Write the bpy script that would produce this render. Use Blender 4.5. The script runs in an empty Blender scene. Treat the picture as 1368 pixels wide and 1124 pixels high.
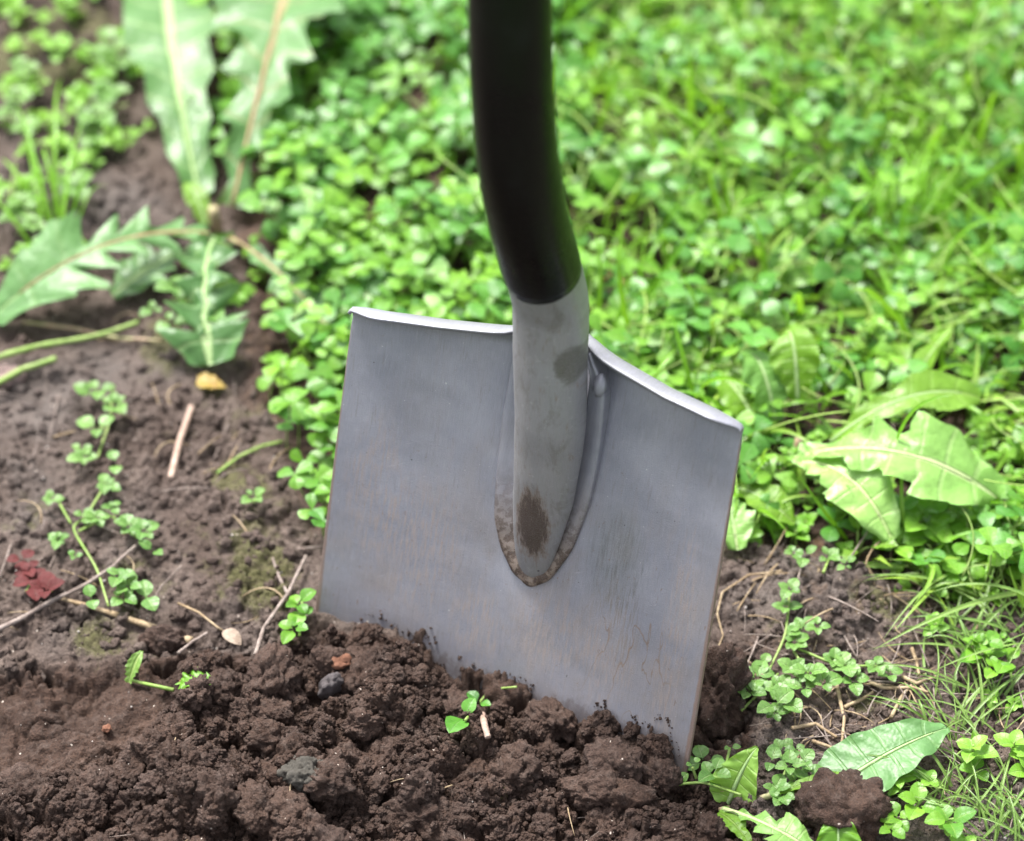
import bpy, math, random
import numpy as np
from mathutils import Vector, Matrix, Euler
sc = bpy.context.scene
COL = sc.collection
rnd = random.Random(11)
rng = np.random.default_rng(11)
R = math.radians

# ---------------------------------------------------------------- camera, sky, sun, exposure
D, LENS, TH = 1.6, 100.0, R(45)
F = LENS / 36 * 1368
CAM = np.array([0, -D * math.cos(TH), D * math.sin(TH)])
cam = bpy.data.cameras.new('camera'); co = bpy.data.objects.new('camera', cam); COL.objects.link(co)
co.location = CAM; co.rotation_euler = (R(45), 0, 0)
cam.lens = LENS; cam.sensor_width = 36; cam.clip_start = .05; cam.clip_end = 300
cam.dof.use_dof = True; cam.dof.focus_distance = 1.418; cam.dof.aperture_fstop = 4.1
sc.camera = co
SUN_EL, SUN_AZ = R(62), R(-35)        # azimuth: direction the light comes from, from +Y towards +X
w = bpy.data.worlds.new('World'); sc.world = w; w.use_nodes = True
nt = w.node_tree; nt.nodes.clear()
sky = nt.nodes.new('ShaderNodeTexSky'); sky.sky_type = 'NISHITA'; sky.sun_disc = False
sky.sun_elevation = SUN_EL; sky.sun_rotation = SUN_AZ; sky.dust_density = 4; sky.ozone_density = 1
hs = nt.nodes.new('ShaderNodeHueSaturation'); hs.inputs['Saturation'].default_value = .28
bg = nt.nodes.new('ShaderNodeBackground'); bg.inputs['Strength'].default_value = .10
wo = nt.nodes.new('ShaderNodeOutputWorld')
nt.links.new(sky.outputs[0], hs.inputs['Color']); nt.links.new(hs.outputs[0], bg.inputs[0]); nt.links.new(bg.outputs[0], wo.inputs[0])
sl = bpy.data.lights.new('sun', 'SUN'); so = bpy.data.objects.new('sun', sl); COL.objects.link(so)
sl.energy = 2.2; sl.angle = R(14); sl.color = (1, .97, .92)
sd = Vector((math.sin(SUN_AZ) * math.cos(SUN_EL), math.cos(SUN_AZ) * math.cos(SUN_EL), math.sin(SUN_EL)))
so.rotation_euler = sd.to_track_quat('Z', 'Y').to_euler()
sc.view_settings.view_transform = 'Standard'; sc.view_settings.look = 'None'
sc.view_settings.gamma = 1; sc.view_settings.exposure = 2.08
sc.render.engine = 'CYCLES'
sc.cycles.max_bounces = 6; sc.cycles.transparent_max_bounces = 4; sc.cycles.diffuse_bounces = 3; sc.cycles.glossy_bounces = 2

# ---------------------------------------------------------------- where things stand: photo pixel -> point at height z
RV, UV_, VV = np.array([1, 0, 0.]), np.array([0, math.sin(TH), math.cos(TH)]), np.array([0, math.cos(TH), -math.sin(TH)])
def ray(x, y): return VV + RV * (x - 684) / F + UV_ * (562 - y) / F
def at(x, y, z=0.):
    d = ray(x, y); return Vector(CAM + d * ((z - CAM[2]) / d[2]))
def pix(X, Y, Z=0.):
    dx, dy, dz = X - CAM[0], Y - CAM[1], Z - CAM[2]
    zz = dy * VV[1] + dz * VV[2]
    return 684 + F * dx / zz, 562 - F * (dy * UV_[1] + dz * UV_[2]) / zz

# ---------------------------------------------------------------- numpy noise
def h3(ix, iy, iz, k):
    v = (ix.astype(np.int64) * 374761393 + iy.astype(np.int64) * 668265263 + iz.astype(np.int64) * 2147483647 + k * 1274126177) & 0xffffffff
    v = ((v ^ (v >> 13)) * 1274126177) & 0xffffffff
    v = ((v ^ (v >> 15)) * 2246822519) & 0xffffffff
    return ((v ^ (v >> 16)) & 0xffffff) / float(0x1000000)
def vnoise(x, y, z=None, k=0):
    if z is None: z = np.zeros_like(x)
    ix, iy, iz = np.floor(x), np.floor(y), np.floor(z)
    fx, fy, fz = x - ix, y - iy, z - iz
    fx, fy, fz = [f * f * (3 - 2 * f) for f in (fx, fy, fz)]
    r = 0
    zs = (0, 1) if np.any(fz) else (0,)
    for a in (0, 1):
        for b in (0, 1):
            for c in zs:
                r = r + h3(ix + a, iy + b, iz + c, k) * (fx if a else 1 - fx) * (fy if b else 1 - fy) * (fz if c else 1 - fz)
    return r
def fbm(x, y, z=None, k=0, o=4):
    r, a, s = 0, .5, 1
    for i in range(o):
        r = r + a * vnoise(x * s, y * s, None if z is None else z * s, k + i); a *= .5; s *= 2.03
    return r
def pile2(x, y, cell, k, rmin=.35, rmax=.85, sq=1.0, rise=.5):
    """height of a pile of rough balls, one per cell"""
    X = x / cell + (fbm(x / cell * 1.7, y / cell * 1.7, k=k + 50, o=3) - .45) * .9
    Y = y / cell + (fbm(x / cell * 1.7, y / cell * 1.7, k=k + 70, o=3) - .45) * .9
    ix, iy = np.floor(X), np.floor(Y); z0 = np.zeros_like(ix); best = np.full(x.shape, -.1)
    for a in (-1, 0, 1):
        for b in (-1, 0, 1):
            cx, cy = ix + a, iy + b
            px, py = cx + h3(cx, cy, z0, k), cy + h3(cx, cy, z0, k + 1)
            r = rmin + (rmax - rmin) * h3(cx, cy, z0, k + 2) ** 1.5
            hh = h3(cx, cy, z0, k + 3) * rise
            an = h3(cx, cy, z0, k + 4) * 3.14; el = 1 + .5 * h3(cx, cy, z0, k + 5)
            dx, dy = X - px, Y - py
            u, v = (dx * np.cos(an) + dy * np.sin(an)) / el, -dx * np.sin(an) + dy * np.cos(an)
            d2 = (u * u + v * v) / (r * r)
            best = np.maximum(best, np.where(d2 < 1, hh + r * sq * np.maximum(0, 1 - d2) ** .62, -.1))
    return best * cell
def balls3(p, cell, k):
    x = p / cell; i = np.floor(x); best = np.full(len(p), 9.)
    for a in (-1, 0, 1):
        for b in (-1, 0, 1):
            for c in (-1, 0, 1):
                q = i + (a, b, c)
                j = np.stack([h3(q[:, 0], q[:, 1], q[:, 2], k + n) for n in range(3)], 1)
                r = .42 + .42 * h3(q[:, 0], q[:, 1], q[:, 2], k + 5)
                best = np.minimum(best, np.sum((x - q - j) ** 2, 1) / r ** 2)
    return np.sqrt(np.maximum(0, 1 - best)) * cell
def sstep(a, b, x):
    t = np.clip((x - a) / (b - a), 0, 1); return t * t * (3 - 2 * t)
def inpoly(px, py, poly):
    c = np.zeros(np.shape(px), bool); n = len(poly)
    for i in range(n):
        x1, y1 = poly[i]; x2, y2 = poly[(i + 1) % n]
        if y1 == y2: continue
        c ^= ((y1 > py) != (y2 > py)) & (px < (x2 - x1) * (py - y1) / (y2 - y1) + x1)
    return c

# ---------------------------------------------------------------- object helpers
def tag(o, label=None, cat=None, group=None, kind=None):
    if label: o['label'] = label
    if cat: o['category'] = cat
    if group: o['group'] = group
    if kind: o['kind'] = kind
    return o
def empty(name, loc, *t, **k):
    o = bpy.data.objects.new(name, None); COL.objects.link(o); o.location = loc; o.empty_display_size = .01
    return tag(o, *t, **k)
def mesh(name, V, Fc, mats, uv=None, smooth=True, mi=None):
    m = bpy.data.meshes.new(name)
    m.from_pydata([tuple(map(float, v)) for v in V], [], [tuple(map(int, f)) for f in Fc])
    for x in (mats if isinstance(mats, (list, tuple)) else [mats]): m.materials.append(x)
    if smooth: m.polygons.foreach_set('use_smooth', [True] * len(m.polygons))
    if mi is not None: m.polygons.foreach_set('material_index', mi)
    if uv is not None:
        L = m.uv_layers.new(name='uv'); idx = np.zeros(len(m.loops), np.int32); m.loops.foreach_get('vertex_index', idx)
        L.data.foreach_set('uv', np.asarray(uv, np.float32)[idx].ravel())
    m.update(); return m
def gridmesh(name, P, mat, UVs=None, closed=False):
    """P (n, m, 3) array of points"""
    n, m_ = P.shape[:2]; I = np.arange(n * m_).reshape(n, m_)
    if closed:
        A, B = I[:-1], np.roll(I, -1, 1)[:-1]; C, Dd = np.roll(I, -1, 1)[1:], I[1:]
    else:
        A, B, C, Dd = I[:-1, :-1], I[:-1, 1:], I[1:, 1:], I[1:, :-1]
    Fc = np.stack([A, B, C, Dd], -1).reshape(-1, 4)
    me = bpy.data.meshes.new(name); me.vertices.add(n * m_); me.vertices.foreach_set('co', P.astype(np.float32).ravel())
    me.loops.add(len(Fc) * 4); me.loops.foreach_set('vertex_index', Fc.astype(np.int32).ravel())
    me.polygons.add(len(Fc)); me.polygons.foreach_set('loop_start', np.arange(0, len(Fc) * 4, 4, dtype=np.int32))
    me.update(calc_edges=True)
    me.polygons.foreach_set('use_smooth', [True] * len(Fc)); me.materials.append(mat)
    if UVs is not None:
        L = me.uv_layers.new(name='uv'); L.data.foreach_set('uv', UVs.reshape(-1, 2)[Fc.ravel()].astype(np.float32).ravel())
    return me
def obj(name, me, parent=None, loc=None):
    o = bpy.data.objects.new(name, me); COL.objects.link(o)
    if parent: o.parent = parent
    if loc is not None: o.location = loc
    return o

# ---------------------------------------------------------------- materials
class N:
    def __init__(s, name):
        s.m = bpy.data.materials.new(name); s.m.use_nodes = True; s.t = s.m.node_tree; s.t.nodes.clear()
        s.out = s.t.nodes.new('ShaderNodeOutputMaterial')
    def n(s, ty, **k):
        x = s.t.nodes.new(ty)
        for a, b in k.items(): setattr(x, a, b)
        return x
    def l(s, a, b): s.t.links.new(a, b)
    def val(s, x, i):
        if isinstance(x, (int, float)): i.default_value = x
        elif isinstance(x, (tuple, list)): i.default_value = (*x, 1) if len(x) == 3 and i.type == 'RGBA' else x
        else: s.l(x, i)
    def math(s, op, a, b=0, c=None):
        x = s.n('ShaderNodeMath', operation=op); s.val(a, x.inputs[0]); s.val(b, x.inputs[1])
        if c is not None: s.val(c, x.inputs[2])
        return x.outputs[0]
    def noise(s, vec, scale, detail=4, rough=.55, dist=0, sc3=None):
        if sc3:
            mp = s.n('ShaderNodeMapping'); mp.inputs['Scale'].default_value = sc3; s.l(vec, mp.inputs[0]); vec = mp.outputs[0]
        x = s.n('ShaderNodeTexNoise'); s.l(vec, x.inputs['Vector'])
        x.inputs['Scale'].default_value = scale; x.inputs['Detail'].default_value = detail
        x.inputs['Roughness'].default_value = rough; x.inputs['Distortion'].default_value = dist
        return x.outputs['Fac']
    def ramp(s, f, lo, hi, a=0., b=1.):
        x = s.n('ShaderNodeMapRange'); x.interpolation_type = 'SMOOTHSTEP'
        s.val(f, x.inputs[0])
        for i, v in zip((1, 2, 3, 4), (lo, hi, a, b)): x.inputs[i].default_value = v
        return x.outputs[0]
    def mix(s, f, a, b, mode='MIX'):
        x = s.n('ShaderNodeMix', data_type='RGBA', blend_type=mode)
        s.val(f, x.inputs[0]); s.val(a, x.inputs[6]); s.val(b, x.inputs[7]); return x.outputs[2]
    def bump(s, h, dist, strength=1, nrm=None):
        x = s.n('ShaderNodeBump'); x.inputs['Strength'].default_value = strength; x.inputs['Distance'].default_value = dist
        s.val(h, x.inputs['Height'])
        if nrm: s.l(nrm, x.inputs['Normal'])
        return x.outputs[0]
    def bsdf(s, col, rough=.6, metal=0, nrm=None, spec=.5):
        x = s.n('ShaderNodeBsdfPrincipled'); s.val(col, x.inputs['Base Color']); s.val(rough, x.inputs['Roughness'])
        s.val(metal, x.inputs['Metallic']); x.inputs['Specular IOR Level'].default_value = spec
        if nrm: s.l(nrm, x.inputs['Normal'])
        return x
    def done(s, sh): s.l(sh.outputs[0] if hasattr(sh, 'outputs') else sh, s.out.inputs[0]); return s.m

def leaf_mat(name, col, col2, vein, transl=.35, rough=.42, midw=.06, veins=9, veinmix=.35, blotch=None, inst=True, spec=.5, fancy=False):
    s = N(name); tc = s.n('ShaderNodeTexCoord'); geo = s.n('ShaderNodeNewGeometry'); oi = s.n('ShaderNodeObjectInfo')
    sep = s.n('ShaderNodeSeparateXYZ'); s.l(tc.outputs['UV'], sep.inputs[0]); u, v = sep.outputs[0], sep.outputs[1]
    av = s.math('ABSOLUTE', s.math('SUBTRACT', v, .5))
    wn = s.noise(geo.outputs['Position'], 14, 2)
    fine = s.noise(geo.outputs['Position'], 160, 3)
    f = s.math('ADD', s.math('MULTIPLY', oi.outputs['Random'], .6), s.math('MULTIPLY', s.ramp(wn, .35, .65), .4))
    c = s.mix(f, col, col2)
    c = s.mix(s.math('MULTIPLY', s.ramp(fine, .35, .7), .3), c, tuple(x * .55 for x in col))
    # side veins run out from the midrib
    ph = s.math('SUBTRACT', s.math('MULTIPLY', u, veins * 6.283), s.math('MULTIPLY', av, 9))
    sv = s.ramp(s.math('SINE', s.math('ADD', ph, s.math('MULTIPLY', wn, 6))), .8, 1.)
    mid = s.ramp(av, midw * .5, midw * 1.1, 1, 0)
    c = s.mix(s.math('MULTIPLY', sv, veinmix * .6), c, vein)
    c = s.mix(s.math('MULTIPLY', mid, min(1, veinmix * 2.2)), c, vein)
    if blotch:
        bn = s.noise(geo.outputs['Position'], 75, 4)
        c = s.mix(s.ramp(bn, .6, .72), c, blotch)
    puck = s.noise(geo.outputs['Position'], 170, 2) if fancy else fine
    h = s.math('ADD', s.math('MULTIPLY', puck, .7), s.math('MULTIPLY', s.math('ADD', s.math('MULTIPLY', sv, .4), mid), -.5))
    nb = s.bump(h, .0016 if fancy else .0006, .8)
    a = s.bsdf(c, rough, 0, nb, spec)
    t = s.n('ShaderNodeBsdfTranslucent'); s.l(s.mix(.5, c, (.26, .46, .02), 'MIX'), t.inputs[0]); s.l(nb, t.inputs['Normal'])
    mx = s.n('ShaderNodeMixShader'); mx.inputs[0].default_value = transl
    s.l(a.outputs[0], mx.inputs[1]); s.l(t.outputs[0], mx.inputs[2]); return s.done(mx)

M = {}
M['broad'] = leaf_mat('broad_weed_leaf', (.045, .15, .02), (.11, .26, .04), (.2, .34, .09), .32, .36, .05, 6, .4, fancy=True)
M['clover'] = leaf_mat('clover_leaf', (.06, .205, .012), (.19, .40, .028), (.26, .42, .08), .38, .43, .03, 5, .25)
M['clover_dark'] = leaf_mat('clover_leaf_deep', (.03, .14, .012), (.10, .29, .03), (.15, .29, .08), .3, .42, .03, 5, .25)
M['chick'] = leaf_mat('chickweed_leaf', (.11, .31, .02), (.24, .46, .05), (.28, .46, .11), .38, .44, .05, 4, .3)
M['dand'] = leaf_mat('dandelion_leaf', (.055, .145, .035), (.085, .195, .052), (.30, .42, .18), .25, .42, .07, 9, .5, fancy=True)
M['dandsoft'] = leaf_mat('fallen_leaf_green', (.075, .185, .05), (.11, .24, .07), (.24, .36, .14), .25, .45, .035, 6, .22, fancy=True)
M['dandpink'] = leaf_mat('dandelion_leaf_pinkish_rib', (.055, .145, .035), (.085, .195, .052), (.32, .25, .12), .25, .42, .05, 8, .4, fancy=True)
M['pale'] = leaf_mat('pale_leaf', (.18, .37, .07), (.24, .43, .11), (.42, .52, .24), .3, .42, .05, 8, .45, blotch=(.15, .28, .06), fancy=True)
M['white'] = leaf_mat('bright_pale_leaf', (.22, .42, .09), (.30, .49, .14), (.40, .52, .2), .25, .42, .05, 8, .35, fancy=True)
M['lime'] = leaf_mat('lime_leaf', (.12, .26, .018), (.17, .33, .03), (.24, .38, .08), .4, .45, .06, 7, .4, fancy=True)
M['bitten'] = leaf_mat('bitten_leaf', (.2, .38, .05), (.28, .45, .09), (.4, .52, .2), .3, .5, .06, 7, .4, blotch=(.12, .15, .05), fancy=True)
M['chicknear'] = leaf_mat('chickweed_leaf_near', (.075, .19, .03), (.15, .29, .06), (.24, .38, .12), .3, .45, .05, 4, .35, fancy=True)
M['grassnear'] = leaf_mat('grass_blade_near', (.09, .20, .03), (.20, .32, .07), (.28, .38, .12), .3, .38, .12, 0, .3)
M['grass'] = leaf_mat('grass_blade', (.08, .25, .015), (.34, .52, .07), (.32, .46, .12), .38, .33, .12, 0, .3)
M['grass_bright'] = leaf_mat('grass_blade_bright', (.10, .32, .010), (.20, .45, .02), (.24, .42, .05), .42, .33, .12, 0, .3)
M['red'] = leaf_mat('red_leaf', (.06, .012, .013), (.10, .022, .022), (.08, .03, .025), .05, .6, .05, 4, .3, spec=.15)
M['yellow'] = leaf_mat('yellow_leaf', (.22, .15, .02), (.28, .19, .03), (.3, .22, .06), .12, .5, .06, 5, .3, blotch=(.25, .13, .04))

def plain(name, c1, c2, scale=120, rough=.8, bd=.0006, spec=.3, stretch=None):
    s = N(name); g = s.n('ShaderNodeTexCoord'); p = g.outputs['Object']
    n1 = s.noise(p, scale, 5, .6, .3, stretch); n2 = s.noise(p, scale * 5, 3)
    c = s.mix(s.ramp(n1, .35, .65), c1, c2); c = s.mix(s.math('MULTIPLY', s.ramp(n2, .4, .7), .4), c, tuple(x * .5 for x in c1))
    return s.done(s.bsdf(c, rough, 0, s.bump(s.math('ADD', n1, n2), bd), spec))
M['stem'] = plain('green_stem', (.16, .26, .05), (.22, .30, .09), 90, .5, .0002)
M['stempink'] = plain('reddish_stem', (.32, .22, .15), (.30, .30, .14), 70, .5, .0002)
M['twig'] = plain('grey_twig', (.15, .115, .10), (.26, .215, .19), 160, .85, .0005)
M['twigpink'] = plain('pinkish_twig', (.27, .18, .14), (.36, .27, .22), 120, .85, .0005)
M['straw'] = plain('dry_straw', (.22, .155, .09), (.36, .28, .18), 120, .8, .0004)
M['stone_dark'] = plain('slate_stone', (.10, .085, .085), (.17, .15, .155), 220, .6, .0006)
M['stone_pink'] = plain('pinkish_stone', (.32, .22, .2), (.42, .32, .29), 110, .8, .0005)
M['stalk'] = plain('pale_stalk', (.24, .38, .07), (.30, .40, .11), 90, .5, .0002)
M['rib'] = plain('pale_midrib', (.24, .37, .14), (.30, .41, .18), 90, .5, .0002)
M['ribpale'] = plain('cream_midrib', (.40, .50, .22), (.42, .48, .24), 90, .5, .0002)
M['ribpink'] = plain('pinkish_midrib', (.29, .23, .12), (.30, .16, .10), 60, .5, .0002)
M['strawleaf'] = plain('papery_straw', (.22, .165, .125), (.30, .24, .19), 200, .85, .0004)
M['olive'] = leaf_mat('olive_leaf', (.10, .24, .04), (.14, .30, .06), (.2, .36, .1), .25, .5, .05, 6, .3, fancy=True)
M['redpale'] = plain('pink_bud', (.36, .08, .09), (.45, .14, .14), 90, .5, .0002)
M['grit'] = plain('pale_grit', (.4, .36, .34), (.6, .55, .5), 300, .7, .0003)
M['brick'] = plain('orange_crumb', (.30, .12, .07), (.38, .20, .13), 350, .9, .0008)
M['moss'] = plain('mossy_pebble', (.10, .085, .07), (.20, .19, .165), 180, .9, .001)

def soil_mat(name, attr=True, isdry=False):
    s = N(name); g = s.n('ShaderNodeNewGeometry'); p = g.outputs['Position']
    n1 = s.noise(p, 28, 4, .6, .4); n2 = s.noise(p, 190, 5, .65); n3 = s.noise(p, 900, 3, .6); n4 = s.noise(p, 9, 3)
    fresh_and_shade = s.mix(s.ramp(n1, .3, .7), (.034, .0185, .0130), (.072, .042, .030))
    dry = s.mix(s.ramp(n1, .3, .7), (.068, .047, .038), (.142, .108, .092))
    dry = s.mix(s.ramp(n4, .45, .7), dry, (.128, .108, .098))
    if attr:
        a = s.n('ShaderNodeAttribute', attribute_name='fresh_and_shade'); mo = s.n('ShaderNodeAttribute', attribute_name='moss')
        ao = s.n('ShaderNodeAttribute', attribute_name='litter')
        c = s.mix(a.outputs['Fac'], dry, fresh_and_shade)
        vl = s.n('ShaderNodeVectorMath', operation='LENGTH'); s.l(p, vl.inputs[0])
        far = s.ramp(s.math('ADD', vl.outputs['Value'], s.math('MULTIPLY', n4, .5)), 1.15, 1.6)
        mm = s.ramp(s.math('ADD', s.noise(p, 60, 5, .65), s.math('MULTIPLY', mo.outputs['Fac'], .42)), .70, .92)
        mosscol = s.mix(n2, (.06, .075, .018), (.14, .145, .035))
        c = s.mix(s.math('MULTIPLY', mm, .6), c, mosscol)
        c = s.mix(s.math('MULTIPLY', s.math('MULTIPLY', s.ramp(s.noise(p, 85, 4, .6, 1.5), .52, .66), ao.outputs['Fac']), .55), c, (.20, .12, .07))
    else:
        oi = s.n('ShaderNodeObjectInfo')
        c = s.mix(s.math('MULTIPLY', oi.outputs['Random'], .3), dry if isdry else fresh_and_shade, (.105, .072, .062))
    c = s.mix(s.ramp(n2, .45, .75), c, s.mix(.5, c, (.14, .105, .09)))
    c = s.mix(s.ramp(n3, .3, .7), s.mix(.6, c, (.010, .007, .006)), c)
    sp = s.noise(p, 420, 1, .5); c = s.mix(s.ramp(sp, .775, .80), c, (.46, .40, .35))
    if attr: c = s.mix(far, c, s.mix(n1, (.05, .13, .02), (.11, .22, .04)))
    nb = s.bump(s.math('ADD', s.math('MULTIPLY', n2, .6), s.math('MULTIPLY', n3, .4)),   .0034, 1.)
    return s.done(s.bsdf(c, .82, 0, nb, .22))
M['soil'] = soil_mat('soil'); M['clod'] = soil_mat('clod_soil', False); M['clod_dry'] = soil_mat('clod_soil_dry', False, True)

# ---------------------------------------------------------------- ground: one sheet, fine where the camera looks
LAWN = [(150, -300), (205, 60), (240, 170), (300, 230), (322, 300), (330, 420), (335, 520), (385, 600), (420, 690), (500, 760), (800, 760),
        (960, 700), (1000, 735), (1075, 735), (1180, 775), (1240, 800), (1330, 815), (1500, 860), (2400, 700), (2400, -900), (0, -900)]
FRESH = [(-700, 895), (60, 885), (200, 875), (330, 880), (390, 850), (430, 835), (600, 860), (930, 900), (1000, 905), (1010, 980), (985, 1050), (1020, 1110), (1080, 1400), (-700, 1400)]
HOLLOW = [(-80, 925), (60, 905), (150, 900), (235, 905), (205, 960), (150, 1000), (60, 1025), (-80, 1020)]
def graded(lo, hi, step, far, g=1.13):
    a = list(np.arange(lo, hi + 1e-9, step)); s = step; x = a[-1]; right = []
    while x < far: s *= g; x += s; right.append(x)
    s = step; x = a[0]; left = []
    while x > -far: s *= g; x -= s; left.append(x)
    return np.array(left[::-1] + a + right)
gx = graded(-.30, .30, .00100, 45.); 
gyn = graded(-.33, .0, .00095, 45.)
gyn = np.concatenate([gyn[gyn <= -1e-6], np.arange(0, .16, .0014), np.arange(.16, .5, .004)])
tail = []; x, s_ = gyn[-1], .004
while x < 60: s_ *= 1.13; x += s_; tail.append(x)
gyn = np.concatenate([gyn, tail])
GX, GY = np.meshgrid(gx, gyn)
def soft(poly, X, Y, wob=14, k=0, nb=6, w_=16):
    px, py = pix(X, Y)
    acc = 0
    for i in range(nb):
        a = i * 2.4; r_ = w_ * math.sqrt((i + .5) / nb)
        jx = (fbm(X * 45, Y * 45, k=k, o=3) - .45) * wob * 4; jy = (fbm(X * 45, Y * 45, k=k + 9, o=3) - .45) * wob * 4
        acc = acc + inpoly(px + jx + r_ * math.cos(a), py + jy + r_ * math.sin(a), poly)
    return acc / nb
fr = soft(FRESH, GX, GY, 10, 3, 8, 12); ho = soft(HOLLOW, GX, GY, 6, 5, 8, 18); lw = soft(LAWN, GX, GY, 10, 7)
ZN = np.exp(-((GX / 1.5) ** 2 + (GY / 1.5) ** 2))
def bumpg(cx, cy, rx, ry, h):
    c = at(cx, cy); return h * np.exp(-((GX - c.x) / rx) ** 2 - ((GY - c.y) / ry) ** 2)
base = (fbm(GX * 12, GY * 12, k=1, o=4) - .47) * .016 + (fbm(GX * 1.1, GY * 1.1, k=2, o=3) - .45) * .3 * (1 - ZN)
tex_f = (fbm(GX * 30, GY * 30, k=61, o=4) - .45) * .034 + pile2(GX, GY, .024, 11, .3, .75, .7, .5) * .6 + pile2(GX, GY, .0105, 21, .25, .75, .8, .8) * .75 + pile2(GX, GY, .0052, 31, .3, .75, .7, .7) * .55 + pile2(GX, GY, .0026, 41, .3, .8, .9, .6) * .5 + fbm(GX * 500, GY * 500, k=9, o=2) * .0012
sm = sstep(.34, .55, fbm(GX * 22, GY * 22, k=77, o=3))
tex_d = pile2(GX, GY, .018, 12, .3, .8, .3, .3) * (.15 + .5 * sm) + pile2(GX, GY, .0075, 22, .2, .7, .6) * (.1 + .45 * sm) + pile2(GX, GY, .0035, 32, .2, .7, .8) * (.25 + .5 * sm) + fbm(GX * 300, GY * 300, k=8, o=3) * .0016
tex_h = fbm(GX * 45, GY * 45, k=18, o=6) * .022 + pile2(GX, GY, .004, 35, .2, .6, .6) * .35 + pile2(GX, GY, .015, 36, .1, .5, .5, .1) * .35 - .004 * np.exp(-((fbm(GX * 25, GY * 25, k=66, o=3) - .45) / .008) ** 2)
f_ = fr * (1 - ho)
near = np.where((np.abs(GX) < .6) & (np.abs(GY) < .6), 1., .0)
HT = base + near * (f_ * (tex_f - .017) + (1 - fr) * (tex_d - .004) + fr * ho * (tex_h - .020))
HT += bumpg(330, 960, .07, .05, .012) + bumpg(520, 930, .05, .04, .006) + bumpg(250, 1080, .07, .03, .006) + bumpg(700, 1010, .07, .03, .004)
HT += bumpg(1120, 800, .04, .025, .008) + bumpg(900, 1080, .04, .03, -.004)
HT -= lw * .003
HT += bumpg(640, 930, .06, .022, -.007)
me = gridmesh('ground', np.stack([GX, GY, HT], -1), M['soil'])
litter = np.clip(lw + .5 * soft([(950, 690), (1400, 760), (1400, 1130), (1000, 1130), (1000, 800)], GX, GY, 10, 17), 0, 1)
ms = np.zeros_like(GX)
for (cx, cy, r_, a_) in [(320, 640, .02, 1), (350, 790, .025, 1), (240, 440, .03, .9), (90, 70, .05, 1.1), (60, 60, .04, 1), (215, 860, .012, 1), (130, 850, .02, .8), (1170, 820, .02, 1.), (1165, 940, .014, 1), (670, 1040, .01, 1.1), (720, 1030, .008, 1.), (300, 560, .03, .5), (260, 480, .03, .6), (180, 780, .02, .9), (330, 720, .03, .8), (400, 1035, .01, .9), (20, 690, .03, .6), (1030, 840, .01, .6)]:
    ms += bumpg(cx, cy, r_, r_, a_)
for nm, A in (('fresh_and_shade', np.maximum(fr, .9 * lw)), ('moss', np.clip(ms, 0, 1.2)), ('litter', litter)):  # dug soil, plus shade between lawn leaves painted into the ground colour
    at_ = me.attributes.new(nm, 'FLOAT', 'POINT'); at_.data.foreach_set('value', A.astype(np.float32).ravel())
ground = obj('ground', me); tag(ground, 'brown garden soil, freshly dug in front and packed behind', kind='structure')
def H(x, y):
    i = int(np.clip(np.searchsorted(gx, x) - 1, 0, len(gx) - 2)); j = int(np.clip(np.searchsorted(gyn, y) - 1, 0, len(gyn) - 2))
    u = (x - gx[i]) / (gx[i + 1] - gx[i]); v = (y - gyn[j]) / (gyn[j + 1] - gyn[j])
    return float((HT[j, i] * (1 - u) + HT[j, i + 1] * u) * (1 - v) + (HT[j + 1, i] * (1 - u) + HT[j + 1, i + 1] * u) * v)
def HV(x, y):
    i = np.clip(np.searchsorted(gx, x) - 1, 0, len(gx) - 2); j = np.clip(np.searchsorted(gyn, y) - 1, 0, len(gyn) - 2)
    return HT[j, i]
def on(x, y, lift=0.):
    p = at(x, y, 0)
    for _ in range(3): p = at(x, y, H(p.x, p.y) + lift)
    return p

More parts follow.
